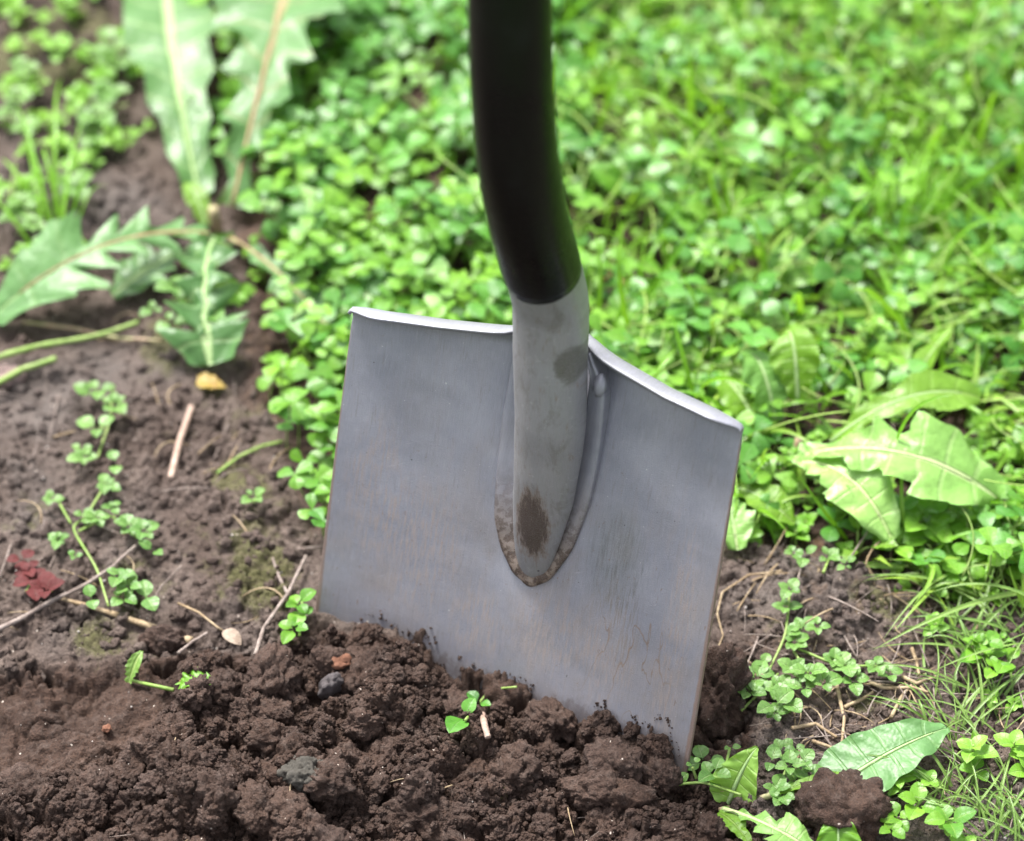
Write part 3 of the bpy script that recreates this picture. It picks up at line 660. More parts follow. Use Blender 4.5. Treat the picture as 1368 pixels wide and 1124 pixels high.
def join(name, items):
    """items: (points grid, uv or None, closed, material) -> one mesh"""
    V, Fq, UVl, mi, mats = [], [], [], [], []
    o = 0
    for P, U, cl, mt in items:
        n, m_ = P.shape[:2]; I = np.arange(n * m_).reshape(n, m_) + o
        if cl: q = np.stack([I[:-1], np.roll(I, -1, 1)[:-1], np.roll(I, -1, 1)[1:], I[1:]], -1).reshape(-1, 4)
        else: q = np.stack([I[:-1, :-1], I[:-1, 1:], I[1:, 1:], I[1:, :-1]], -1).reshape(-1, 4)
        if mt not in mats: mats.append(mt)
        V.append(P.reshape(-1, 3)); Fq.append(q); UVl.append((U if U is not None else np.full((n, m_, 2), .3)).reshape(-1, 2)); mi += [mats.index(mt)] * len(q); o += n * m_
    return mesh(name, np.concatenate(V), np.concatenate(Fq), mats, uv=np.concatenate(UVl), mi=mi)

# clover sprig: a stem and three round leaflets; local coordinates, root at the origin
def clover_parts(seed, h=.03, r=.0062, full=True):
    q = random.Random(seed); top = Vector((q.uniform(-.4, .4) * h, q.uniform(-.4, .4) * h, h))
    stem = bez((0, 0, 0), top, q.uniform(-.1, .1) * h, q.uniform(-.2, .2) * h, 6 if full else 4)
    out = []; a0 = q.uniform(0, 6.28)
    tl = Euler((q.uniform(-.35, .35), q.uniform(-.35, .35), 0)).to_matrix()
    for k in range(3):
        a = a0 + k * 2.094 + q.uniform(-.15, .15); L = 2 * r * q.uniform(.9, 1.12); lift_ = q.uniform(-.25, .28)
        tip = top + tl @ Vector((math.cos(a) * L, math.sin(a) * L, L * lift_))
        out.append(leaf_pts(bez(top, tip, L * q.uniform(.02, .14), 0, 7), w_clover, r * q.uniform(.82, 1.0), fold=q.uniform(.05, .35), ruffle=.05, n=9 if full else 7, m=7 if full else 5, seed=q.random(), cup=.1, roll0=q.uniform(-.2, .2)))
    return tube_pts(stem, .0006, .0005, 5), out, top
def lawn_ok(x, y, px, py): return np.ones_like(x)
BG = (-1.1, 1.1, -.2, 1.3)
OUTER_X = (-1.0, 1.0)
srcs = []
for i in range(10):
    st, lv, _ = clover_parts(500 + i, rnd.uniform(.016, .040), rnd.uniform(.0045, .0068), False)
    srcs.append(join('clover_source', [(st, None, True, M['stem'])] + [(P, U, False, M['clover'] if i % 2 else M['clover_dark']) for P, U in lv]))
def upright(n, tilt=.25): return np.c_[rng.normal(0, tilt, n), rng.normal(0, tilt, n), rng.uniform(0, 6.283, n)]
LAWN_L = [(200, -400), (280, 60), (320, 200), (370, 290), (395, 380), (420, 470), (430, 560), (440, 620), (450, 690), (500, 740), (700, 740), (760, 500), (760, -400)]
LAWN_R = [(700, -500), (700, 740), (960, 690), (1010, 715), (1080, 720), (1190, 770), (1270, 800), (1400, 840), (2600, 800), (2600, -1500), (-1500, -1500), (-1500, -330), (240, -330)]
NL, NR = 1450, 5600
PALE = [(1040, 600), (1130, 560), (1350, 600), (1350, 680), (1200, 745), (1060, 730)]
P = pts_in(LAWN_L, NL, (-.35, .15, -.2, .75), 60, lambda x, y, px, py: (fbm(x * 22, y * 22, k=441, o=2) > .34) * .85 + .15); s1 = rng.uniform(.65, 1.3, NL)
P2 = pts_in(LAWN_R, NR, BG, 30, lambda x, y, px, py: ((fbm(x * 16, y * 16, k=141, o=2) > .30) * .8 + .2) * (1 - .9 * inpoly(px, py, PALE))); s2 = rng.uniform(.45, 1.3, NR)
PP = np.concatenate([P, P2]); ss = np.concatenate([s1, s2])
z = HV(PP[:, 0], PP[:, 1]) - .003 + np.maximum(0, rng.normal(.0, .006, len(PP)))
scatter('clover_cover', np.c_[PP, z], upright(len(PP)), ss, srcs, 'dense green clover covering the lawn')
# grass: thin arching blades
def grass_pts(seed, L, W, lie=.6, n=12):
    q = random.Random(seed); dx = L * q.uniform(lie * .6, lie); hz = math.sqrt(max(.01, 1 - lie ** 2)) * L * q.uniform(.5, 1)
    path = bez((0, 0, 0), (dx, q.uniform(-.25, .25) * L, hz * q.uniform(.1, 1)), hz * .28, q.uniform(-.06, .06) * L, n, .45)
    return leaf_pts(path, lambda t: min(1, t * 4 + .5) * (1 - t ** 2.2) + .02, W, fold=.35, n=n, m=3, roll0=q.uniform(-.8, .8), roll1=q.uniform(-1., 1.), seed=seed)
gs = []
for i in range(14):
    P_, U_ = grass_pts(700 + i, rnd.uniform(.035, .10), rnd.uniform(.0008, .0021), rnd.uniform(.5, .95)); gs.append(gridmesh('grass_source', P_, M['grass'] if i % 2 else M['grass_bright'], U_))
NG = 31000
P = pts_in(LAWN_R, NG, BG, 30, lambda x, y, px, py: (.3 + .7 * sstep(.35, .6, fbm(x * 7, y * 7, k=171, o=2))) * (1 - .75 * inpoly(px, py, PALE)))
scatter('grass_cover', np.c_[P, HV(P[:, 0], P[:, 1]) + rng.uniform(-.004, .012, NG)], upright(NG, .35), rng.uniform(.6, 1.25, NG), gs, 'thin green grass growing through the clover lawn')
P = pts_in(LAWN_L, 350, (-.35, .15, -.2, .75), 30)
scatter('grass_cover', np.c_[P, HV(P[:, 0], P[:, 1])], upright(350, .35), rng.uniform(.5, .9, 350), gs, 'few thin grass blades among the clover at left')
# pale flowering stalks lying in the lawn
ps = [gridmesh('stalk_source', tube_pts(bez((0, 0, .004), (rnd.uniform(.05, .11), rnd.uniform(-.02, .02), rnd.uniform(.004, .03)), rnd.uniform(0, .014), rnd.uniform(-.02, .02), 10), .0008, .0005, 5), M['stalk'] if i % 2 else M['stem'], closed=True) for i in range(8)]
P = pts_in(LAWN_R, 3400, BG, 30, lambda x, y, px, py: 1 - .8 * inpoly(px, py, PALE))
scatter('stalk_cover', np.c_[P, HV(P[:, 0], P[:, 1]) + rng.uniform(.006, .024, 3400)], upright(3400, .2), rng.uniform(.4, .95, 3400), ps, 'pale yellowish stalks lying across the lawn')
# small oval-leaved weeds
def chick_cluster(seed, r=.0045, n=5, h=.012):
    q = random.Random(seed); top = Vector((q.uniform(-.3, .3) * h, q.uniform(-.3, .3) * h, h)); it = []
    for k in range(n):
        a = k * 2.4 + q.uniform(-.3, .3); zf = k / n; L = r * 2 * (1.15 - .6 * zf) * q.uniform(.85, 1.1)
        b = top * (.6 + .4 * zf); tip = b + Vector((math.cos(a) * L, math.sin(a) * L, L * (.05 + .5 * zf)))
        it.append(leaf_pts(bez(b, tip, L * .12, 0, 7), w_ovate, L * .36, fold=.25, n=9, m=5, seed=q.random()))
    return tube_pts(bez((0, 0, 0), top, 0, 0, 4), .0006, .0005, 5), it
cs_ = []
for i in range(7):
    st, lv = chick_cluster(900 + i, rnd.uniform(.003, .0046), rnd.choice((5, 6, 7)), rnd.uniform(.006, .018)); cs_.append(join('weed_source', [(st, None, True, M['stem'])] + [(P, U, False, M['chick']) for P, U in lv]))
SPARSE = [[(0, 60), (190, 60), (215, 170), (120, 240), (0, 330)], [(-150, 230), (60, 250), (110, 340), (60, 400), (-150, 400)], [(180, 320), (400, 330), (420, 470), (300, 500), (200, 400)], [(1180, 980), (1400, 960), (1400, 1160), (1150, 1160)], [(960, 620), (1400, 640), (1400, 830), (1150, 760), (990, 720)], [(-300, -300), (260, -300), (220, 10), (150, 30), (100, 40), (-300, 40)], [(1230, 850), (1400, 850), (1400, 950), (1280, 960)]]
for poly, n in zip(SPARSE + [LAWN_L, LAWN_R], (50, 40, 8, 9, 70, 420, 5, 420, 1500)):
    P = pts_in(poly, n, (-.6, .6, -.5, .9), 25)
    scatter('weed_cover', np.c_[P, HV(P[:, 0], P[:, 1]) - .001], upright(n), rng.uniform(.7, 1.4, n), cs_, 'small oval-leaved weeds creeping over the soil')
bs = []
for i in range(9):
    q = random.Random(1200 + i); it = []; big_ = q.uniform(.009, .019)
    for k in range(q.choice((3, 4, 5))):
        a = k * 2.4 + q.uniform(-.4, .4); L = big_ * q.uniform(.7, 1.2); b = Vector((math.cos(a), math.sin(a), 0)) * L * .4 + Vector((0, 0, q.uniform(.006, .02)))
        tip = b + Vector((math.cos(a) * L, math.sin(a) * L, L * q.uniform(-.3, .6)))
        mt = (M['broad'], M['clover'], M['lime'])[(i + k // 3) % 3]
        it.append((*leaf_pts(bez(b, tip, L * .15, 0, 9), w_oval if i % 2 else w_ovate, L * q.uniform(.26, .42), fold=.2, ruffle=.12, n=14, m=7, seed=q.random(), roll0=q.uniform(-.4, .4)), False, mt))
        it.append((tube_pts(bez((0, 0, 0), b, .002, 0, 5), .0007, .0005, 5), None, True, M['stem']))
    bs.append(join('broad_weed_source', it))
for poly, n in ((LAWN_R, 1700), (LAWN_L, 110)):
    P = pts_in(poly, n, BG, 20, lambda x, y, px, py: ((fbm(x * 10, y * 10, k=241, o=2) > .42) * .8 + .2) * (1 - .9 * inpoly(px, py, PALE)))
    scatter('broad_weed_cover', np.c_[P, HV(P[:, 0], P[:, 1]) + .002], upright(n, .2), rng.uniform(.6, 1.25, n), bs, 'broad-leaved weeds mixed into the lawn')
# dry bits on the soil
ds = [gridmesh('straw_source', tube_pts(bez((0, 0, .001), (rnd.uniform(.012, .035), rnd.uniform(-.008, .008), .0015), rnd.uniform(0, .003), rnd.uniform(-.006, .006), 7), .0005, .00025, 5, .2, i), M['straw'] if i % 2 else M['twig'], closed=True) for i in range(8)]
for poly, n in (([(-200, 300), (330, 460), (420, 700), (420, 830), (-200, 870)], 90), ([(950, 690), (1200, 770), (1400, 830), (1400, 1200), (1100, 1160), (1000, 900)], 190), ([(1080, 850), (1250, 850), (1250, 1010), (1040, 1010)], 50), ([(0, 1050), (1000, 1050), (1000, 1200), (0, 1200)], 25), (LAWN_R, 1500)):
    P = pts_in(poly, n, (-.7, .7, -.5, .8), 20)
    scatter('straw_litter', np.c_[P, HV(P[:, 0], P[:, 1]) + .0004], upright(n, .12), rng.uniform(.5, 1.2, n), ds, 'dry straw and root bits littering the soil')

# ---------------------------------------------------------------- single clover sprigs nearest the viewer
CV = []
for i in range(8):
    st, lv, top = clover_parts(40 + i, (.018, .024, .030, .036)[i % 4], .0062); CV.append((gridmesh('stem', st, M['stem'], closed=True), [gridmesh('leaflet', P, M['clover_dark'] if i == 5 else M['clover'], U) for P, U in lv]))
def copy_tree(o, parent=None):
    c = o.copy(); COL.objects.link(c)
    if parent: c.parent = parent
    for ch in list(o.children): copy_tree(ch, c)
    return c
PROTO = []
def clover(x, y, k, rz, s_, label, group, z=None, tilt=(0, 0)):
    if k not in PROTO_D:
        t = empty('clover_sprig', (0, 0, 0), label, 'clover', group)
        obj('stem', CV[k][0], t)
        for l in CV[k][1]: obj('leaflet', l, t)
        PROTO_D[k] = t
    else: t = copy_tree(PROTO_D[k])
    t['label'] = label; t['group'] = group
    t.location = (x, y, (H(x, y) if z is None else z) - .001); t.rotation_euler = (tilt[0], tilt[1], rz); t.scale = (s_,) * 3
    return t
PROTO_D = {}
def patch(poly, n, label, group, smin=.8, smax=1.15, mind=.006, box=(-.3, .4, -.3, .4)):
    got = []
    while len(got) < n:
        for x, y in pts_in(poly, 200, box):
            if all((x - a) ** 2 + (y - b) ** 2 > mind ** 2 for a, b in got): got.append((x, y))
            if len(got) >= n: break
        mind *= .93
    for x, y in got:
        clover(x, y, rnd.randrange(8), rnd.uniform(0, 6.28), rnd.uniform(smin, smax), label, group, tilt=(rnd.gauss(0, .15), rnd.gauss(0, .15)))
patch([(335, 490), (480, 480), (470, 560), (365, 570)], 12, 'clover sprig in the tall clump at the upper left edge of the blade', 'clover sprigs at the upper left edge of the blade', .7, 1.)
patch([(375, 575), (470, 565), (455, 650), (395, 650)], 10, 'clover sprig crowding against the middle of the left edge of the blade', 'clover sprigs at the middle of the left blade edge', .7, 1.)
patch([(400, 660), (452, 655), (445, 735), (415, 730)], 6, 'low clover sprig on soil at the lower left edge of the blade', 'low clover sprigs at the lower left blade edge', .6, .9)
patch([(360, 300), (500, 300), (480, 400), (380, 480)], 28, 'clover sprig in the lawn just right of the dandelion rosette', 'clover sprigs right of the rosette', .75, 1.05)
patch([(480, 410), (690, 420), (690, 490), (480, 470)], 22, 'clover sprig rising just behind the left top edge of the blade', 'clover sprigs behind the left top edge', .75, 1.05)
patch([(500, 300), (650, 300), (670, 415), (490, 405)], 25, 'clover sprig in the lawn close left of the bent black shaft', 'clover sprigs left of the bent shaft', .75, 1.05)
patch([(790, 420), (900, 430), (900, 540), (810, 500)], 22, 'clover sprig behind the right top edge, close beside the grey socket', 'clover sprigs beside the socket', .7, 1.)
patch([(900, 440), (1010, 430), (1020, 640), (1000, 640), (900, 540)], 24, 'clover sprig behind the outer right top corner of the blade', 'clover sprigs behind the right corner', .7, 1.)
patch([(1200, 700), (1368, 680), (1368, 790), (1240, 790)], 24, 'clover sprig in the shade below the largest pale dandelion leaf', 'clover sprigs below the pale dandelion leaf', .7, 1.)

# ---------------------------------------------------------------- dandelion leaves
def dleaf(parent, p0, p1, W, mat, z0=.006, z1=.012, arch=.012, side=0., n=5, depth=.5, peak=.72, base=.13, roll=(0, 0), fold=.12, ruffle=.12, shear=.5, seed=1, wf=None, name='leaf', rib=True, label=None):
    a, b = on(*p0, z0), on(*p1, z1); L = (b - a).length
    path = bez(a, b, arch, side, 30)
    me = leaf_mesh(name, mat, path, wf or w_dand(n, depth, peak, base, seed), W, roll0=roll[0], roll1=roll[1], fold=fold, ruffle=ruffle, shear=shear, n=96, m=13, seed=seed)
    o = obj(name, me, parent)
    if label: o['label'] = label
    if rib:
        rp = [p - Vector((0, 0, .0004)) for p in path[:26]]
        r_ = obj('midrib', tube_mesh('midrib', rib if not isinstance(rib, bool) else M['rib'], rp, .0013 if W > .012 else .0009, .0004, 6), o)
    return o
t = empty('dandelion_rosette', (0, 0, 0), 'spreading dandelion rosette with long toothed leaves on the soil at left', 'dandelion')
dleaf(t, (266, 262), (222, -35), .031, M['dand'], .006, .030, .020, -.004, n=5, depth=.18, peak=.62, base=.35, roll=(.1, -.1), seed=3, shear=.3)
dleaf(t, (310, 275), (392, -40), .046, M['dandpink'], .010, .042, .030, .006, n=6, depth=.42, peak=.70, base=.2, seed=5, rib=M['ribpink'], roll=(0, .15))
dleaf(t, (280, 312), (-12, 425), .030, M['dandsoft'], .012, .008, .020, .002, n=7, depth=.62, peak=.66, base=.3, seed=8, rib=M['ribpink'], roll=(.15, .3), shear=.9)
dleaf(t, (287, 318), (280, 488), .029, M['dand'], .014, .010, .016, .003, n=6, depth=.62, peak=.84, base=.5, seed=19, ruffle=.24, shear=.3)
dleaf(t, (302, 315), (462, 470), .022, M['dand'], .008, .008, .012, 0, n=4, depth=.5, peak=.82, base=.08, seed=12, rib=M['ribpink'])
dleaf(t, (275, 300), (250, 245), .0075, M['lime'], .008, .018, .006, 0, n=3, depth=.2, peak=.5, base=.5, seed=14)
dleaf(t, (270, 330), (150, 395), .019, M['dand'], .008, .005, .006, 0, n=4, depth=.5, peak=.6, base=.3, seed=15)
t = empty('dandelion', (0, 0, 0), 'pale dandelion with two big toothed leaves lit bright beyond the right shoulder', 'dandelion')
dleaf(t, (1062, 612), (1332, 665), .0265, M['pale'], .020, .030, .026, .006, n=6, depth=.28, peak=.66, base=.22, seed=21, roll=(.1, -.35), rib=M['ribpale'], ruffle=.2)
dleaf(t, (1060, 620), (1192, 722), .0185, M['white'], .020, .020, .018, -.002, n=5, depth=.35, peak=.55, base=.25, seed=22, roll=(-.1, -.3), rib=M['ribpale'], ruffle=.2)
dleaf(t, (1110, 590), (1310, 532), .0135, M['lime'], .016, .030, .018, 0, n=3, depth=.2, peak=.7, base=.3, seed=24, roll=(0, -.4))
dleaf(t, (1062, 618), (940, 612), .004, M['lime'], .010, .012, .004, 0, n=3, depth=.1, peak=.5, base=.6, seed=25, rib=False)
dleaf(t, (1098, 600), (1085, 640), .012, M['pale'], .024, .020, .006, 0, n=2, depth=.1, peak=.5, base=.5, seed=26, rib=False)
t = empty('dandelion', (0, 0, 0), 'young lime green dandelion with an upright oval leaf behind the blade shoulder', 'dandelion')
dleaf(t, (1066, 535), (1052, 440), .0150, M['lime'], .022, .052, .012, 0, depth=.12, n=6, peak=.6, base=.3, seed=31, roll=(.2, .5))
dleaf(t, (1035, 560), (1000, 470), .020, M['olive'], .016, .036, .012, 0, depth=.2, n=4, peak=.6, base=.25, seed=32, roll=(-.2, -.4))
dleaf(t, (1020, 590), (960, 500), .013, M['lime'], .006, .020, .008, 0, depth=.1, n=4, peak=.6, base=.3, seed=33)
t = empty('dandelion', (0, 0, 0), 'narrow pointed dandelion leaf standing up in the grass at right', 'dandelion')
dleaf(t, (1208, 530), (1278, 432), .011, M['lime'], .006, .038, .006, 0, depth=.1, n=4, peak=.5, base=.3, seed=34, roll=(.2, .9))
t = empty('dandelion', (0, 0, 0), 'pair of ragged leaves growing tight behind the right edge of the blade', 'dandelion')
dleaf(t, (960, 650), (1062, 700), .012, M['lime'], .010, .012, .008, 0, depth=.3, n=4, peak=.6, base=.3, seed=41)
dleaf(t, (965, 655), (985, 735), .013, M['pale'], .010, .008, .008, 0, depth=.3, n=4, peak=.7, base=.3, seed=42)
dleaf(t, (1120, 640), (1180, 690), .014, M['lime'], .006, .014, .008, 0, depth=.3, n=4, peak=.6, base=.3, seed=43)
t = empty('fallen_leaf', (0, 0, 0), 'arrow shaped green leaf with notched base lying beside the soil clod', 'leaf')
def w_arrow(t_, sd=1):
    w_ = 1.0 * math.sqrt(max(0, 1 - ((t_ - .22) / .78) ** 1.6)) if t_ > .22 else .62 + .38 * (t_ / .22)
    return max(.015, w_ * (1 - (.09 + .05 * sd) * abs(math.sin(t_ * (11 + 3 * sd) + .5)) ** 3 * (t_ > .12)))
dleaf(t, (1118, 1050), (1266, 972), .0200, M['dandsoft'], .008, .014, .005, 0, wf=w_arrow, seed=51, shear=.5, roll=(.1, -.1), ruffle=.08, fold=.08)
dleaf(t, (1165, 1030), (1190, 1068), .006, M['dand'], .007, .004, .001, 0, wf=w_lance, seed=52, rib=False)
t = empty('dandelion', (0, 0, 0), 'uprooted dandelion with torn pale leaf and whitish root end in front of the clod', 'dandelion')
dleaf(t, (966, 1080), (1085, 1135), .0125, M['pale'], .006, .008, .006, .002, n=4, depth=.55, peak=.7, base=.1, seed=61, rib=M['ribpale'])
dleaf(t, (1030, 1062), (1150, 1035), .004, M['lime'], .006, .006, .003, 0, n=3, depth=.1, peak=.5, base=.4, seed=62, rib=False)
dleaf(t, (1000, 1125), (960, 1085), .006, M['lime'], .003, .006, .003, 0, n=3, depth=.2, peak=.5, base=.4, seed=63, rib=False)
obj('root', tube_mesh('root', M['stempink'], [on(962, 1082, .004), on(990, 1076, .005), on(1030, 1062, .006), on(1060, 1050, .004)], .0012, .0022, 7, .15, 2), t)
t = empty('fallen_leaf', (0, 0, 0), 'yellow-green leaf with insect-bitten patches near the right corner of the blade', 'leaf')
dleaf(t, (972, 1075), (1012, 998), .0125, M['bitten'], .004, .020, .006, 0, wf=w_oval, seed=71, roll=(-.3, -.2))
t = empty('fallen_leaf', (0, 0, 0), 'bright green pointed leaf in front of the clod at the bottom edge', 'leaf')
dleaf(t, (1120, 1150), (1118, 1080), .0115, M['clover'], .006, .016, .004, 0, wf=w_oval, seed=72)
t = empty('fallen_leaf', (0, 0, 0), 'yellow dying leaf lying on bare soil below the rosette', 'leaf')
dleaf(t, (263, 508), (302, 518), .0062, M['yellow'], .004, .003, .001, 0, wf=w_oval, seed=73, rib=False)
t = empty('fallen_leaf', (0, 0, 0), 'crinkled green leaf scrap half buried in the dug soil at left', 'leaf')
dleaf(t, (240, 915), (288, 912), .0070, M['clover'], .008, .008, .004, 0, wf=w_dand(6, .2, .5, .5, 3), seed=74, rib=False, ruffle=.25)
t = empty('broken_sprig', (0, 0, 0), 'broken green sprig with one serrated upright leaf on the dug soil', 'sprig')
dleaf(t, (172, 912), (190, 870), .0042, M['grassnear'], .004, .012, .002, 0, wf=w_dand(7, .25, .5, .5, 4), seed=75, rib=False, fold=.5)
obj('stem', tube_mesh('stem', M['stem'], [on(170, 908, .004), on(200, 915, .006), on(232, 922, .004)], .0008, .0011, 6), t)

def crown(name_label, x, y, r, h):
    for o in [o for o in COL.objects if o.get('label') == name_label]:
        g = on(x, y, -.004); top = on(x, y, h); top.x = g.x; top.y = g.y
        obj('crown', tube_mesh('crown', M['stempink'], [g, g.lerp(top, .35), g.lerp(top, .7), top], r, r * .55, 9, .2, 3), o)
crown('spreading dandelion rosette with long toothed leaves on the soil at left', 288, 316, .0055, .010)
crown('pale dandelion with two big toothed leaves lit bright beyond the right shoulder', 1064, 622, .004, .020)
crown('young lime green dandelion with an upright oval leaf behind the blade shoulder', 1045, 566, .003, .010)
crown('narrow pointed dandelion leaf standing up in the grass at right', 1208, 534, .002, .008)
crown('pair of ragged leaves growing tight behind the right edge of the blade', 963, 655, .003, .010)
# ---------------------------------------------------------------- chickweed plants built leaf by leaf
def stem_from(px, z, parent, r=.0008, mat='stem'):
    pts = [on(x, y, z) for x, y in px]; A = np.array([p[:] for p in pts]); q = np.linspace(0, len(A) - 1, 6 * len(A))
    B = np.stack([np.interp(q, range(len(A)), A[:, i]) for i in range(3)], 1)
    for _ in range(3): B[1:-1] = (B[:-2] + 2 * B[1:-1] + B[2:]) / 4
    return obj('stem', tube_mesh('stem', M[mat], B, r, r * .8, 6, .08), parent)
def chickweed(label, stems, clusters, mat='chicknear', group=None, cat='weed', z=.006, name='chickweed'):
    t = empty(name, on(*stems[0][0]) if False else (0, 0, 0), label, cat, group)
    for s_ in stems: stem_from(s_, z, t)
    for cx, cy, n, size in clusters:
        c = on(cx, cy, z + rnd.uniform(.001, .006)); a0 = rnd.uniform(0, 6.28)
        for k in range(n):
            a = a0 + k * 6.283 / n * (1 if n < 5 else 1) + rnd.uniform(-.3, .3); L = size / 2700 * rnd.uniform(.65, 1.2)
            st = c + Vector((math.cos(a), math.sin(a), 0)) * L * .12 + Vector((0, 0, rnd.uniform(-.001, .002)))
            tip = st + Vector((math.cos(a) * L, math.sin(a) * L, L * rnd.uniform(-.1, .4)))
            obj('leaf', leaf_mesh('leaf', M[mat], bez(st, tip, L * .1, 0, 8), w_ovate, L * rnd.uniform(.36, .46), fold=rnd.uniform(.1, .35), n=12, m=7, seed=rnd.random(), ruffle=.06), t)
    return t
chickweed('tall trailing chickweed plant with big round leaves on the bare soil below the rosette', [[(150, 520), (148, 560), (130, 612)], [(148, 560), (128, 580)]],
    [(132, 522, 3, 26), (152, 542, 5, 26), (130, 574, 3, 27), (112, 612, 5, 20), (108, 600, 3, 15), (155, 620, 2, 24), (122, 528, 1, 26)])
chickweed('branching chickweed plant with many leaf clusters on pale stems at left', [[(140, 650), (115, 690), (95, 705), (130, 760), (145, 810)], [(75, 665), (95, 700)], [(150, 690), (185, 720)], [(105, 710), (145, 690)]],
    [(142, 648, 5, 20), (68, 668, 4, 17), (78, 720, 6, 18), (130, 692, 6, 20), (112, 690, 3, 18), (150, 680, 4, 16), (175, 705, 6, 21), (192, 712, 5, 22), (205, 738, 2, 24), (160, 770, 5, 21), (172, 785, 5, 22), (195, 800, 2, 26), (122, 800, 2, 20), (165, 798, 4, 18), (100, 745, 3, 14)])
chickweed('tiny two-leaved seedling in the soil midway between chickweed and blade', [[(338, 668), (340, 672)]], [(338, 665, 4, 16)], name='seedling', cat='seedling', z=.002)
chickweed('small bright sprout with glossy leaves touching the lower left corner of the blade', [[(400, 850), (404, 800)]], [(399, 808, 4, 24), (393, 842, 4, 26), (406, 826, 2, 20)], mat='clover', name='seedling', cat='seedling', z=.004)
chickweed('buried sprout with one broad leaf in the dug soil against the blade', [[(622, 962), (640, 940), (655, 921), (690, 918)]], [(620, 958, 2, 32), (640, 938, 2, 18)], mat='clover_dark', name='seedling', cat='seedling', z=.006)
chickweed('spreading chickweed mat on the cracked soil right of the blade', [[(1055, 790), (1050, 850), (1010, 930)], [(1050, 860), (1120, 890), (1190, 890)], [(1060, 870), (1080, 900)], [(990, 950), (1040, 900)]],
    [(1055, 790, 4, 17), (1050, 812, 4, 20), (1072, 842, 6, 20), (1092, 838, 4, 18), (1060, 860, 6, 18), (1010, 905, 6, 24), (1000, 925, 4, 22), (1040, 920, 5, 20), (1060, 895, 6, 20), (1080, 900, 6, 22), (1100, 915, 4, 24), (1075, 920, 3, 22), (1130, 890, 6, 20), (1140, 908, 5, 22), (1170, 892, 5, 20), (1188, 900, 4, 20), (1115, 885, 4, 16), (1035, 955, 6, 18), (1048, 940, 2, 36), (1020, 890, 3, 16), (1035, 945, 2, 30)])
chickweed('chickweed seedling cluster with round leaves beside the bitten leaf', [[(1075, 1075), (1050, 1030), (1040, 1000)], [(1050, 1030), (1035, 1060)]],
    [(1045, 1005, 4, 20), (1062, 1000, 3, 20), (1030, 1018, 2, 20), (1055, 1025, 4, 22), (1070, 1020, 3, 22), (1045, 1065, 6, 20), (1035, 1055, 4, 20), (1065, 1045, 4, 22), (1078, 1035, 4, 20)])
chickweed('thin creeping sprig with small buds at the right corner of the blade', [[(905, 1048), (940, 1045), (990, 1062)], [(975, 1000), (968, 1030), (985, 1050)], [(930, 1040), (925, 1025)]],
    [(905, 1048, 2, 20), (940, 1018, 3, 26), (955, 1032, 3, 28), (976, 998, 2, 12), (925, 1020, 2, 12), (950, 1040, 4, 20)], z=.008)
chickweed('dark red leaved weed with clover-like leaves at the left edge', [[(35, 790), (45, 770), (70, 790)]], [(38, 762, 4, 26), (45, 778, 5, 28), (60, 790, 4, 24), (30, 750, 3, 18)], mat='red', name='red_weed', z=.005)
chickweed('tuft of round crinkled leaves at the bottom right corner', [[(1200, 1110), (1230, 1070), (1260, 1050)], [(1240, 1100), (1300, 1090)]],
    [(1228, 1075, 4, 36), (1200, 1095, 4, 22), (1268, 1098, 4, 36), (1240, 1045, 4, 18), (1190, 1110, 4, 18), (1305, 1030, 3, 20)], mat='clover')
chickweed('broad-leaved seedling between grass blades at the right edge', [[(1320, 900), (1325, 870), (1315, 860)]], [(1318, 860, 4, 28), (1310, 880, 2, 36), (1345, 885, 2, 38), (1330, 895, 3, 24)], mat='clover')
chickweed('pale seed-headed weed beside the grass beyond the bare soil at right', [[(1265, 800), (1268, 770)], [(1285, 790), (1280, 770)]], [(1262, 765, 6, 14), (1268, 780, 6, 13), (1284, 768, 6, 14)], mat='pale', z=.010)
chickweed('two small weeds on the soil under the bright dandelion leaf', [[(1060, 742), (1072, 740)], [(1100, 765), (1108, 745)]], [(1060, 740, 4, 16), (1075, 742, 3, 18), (1105, 745, 4, 18), (1130, 755, 4, 12)])
chickweed('glossy broad-leaved weed under the large pale leaf at right', [[(1250, 740), (1230, 710), (1215, 700)]], [(1235, 700, 5, 46), (1290, 710, 5, 42), (1330, 740, 4, 34), (1200, 730, 4, 36), (1345, 700, 4, 36)], mat='clover', z=.014)
chickweed('bushy weed with toothed leaves growing over the rosette centre stem', [[(230, 400), (255, 395), (285, 410)]], [(238, 382, 4, 34), (278, 418, 3, 34), (228, 432, 3, 26), (205, 415, 3, 20)], z=.014)
chickweed('leafy weed on the dark soil at the upper left', [[(170, 140), (130, 150), (120, 185)]], [(128, 155, 5, 36), (145, 125, 5, 30), (125, 180, 4, 32), (160, 85, 5, 34), (30, 90, 5, 24), (25, 130, 5, 26), (150, 60, 4, 30)], z=.012)
chickweed('chickweed in the wet soil hollow left of the rosette', [[(20, 220), (10, 290)], [(30, 290), (60, 300)]], [(15, 150, 5, 24), (30, 170, 5, 26), (20, 290, 6, 24), (45, 300, 6, 22), (100, 250, 4, 34), (30, 270, 4, 24), (60, 330, 4, 24)], z=.012)

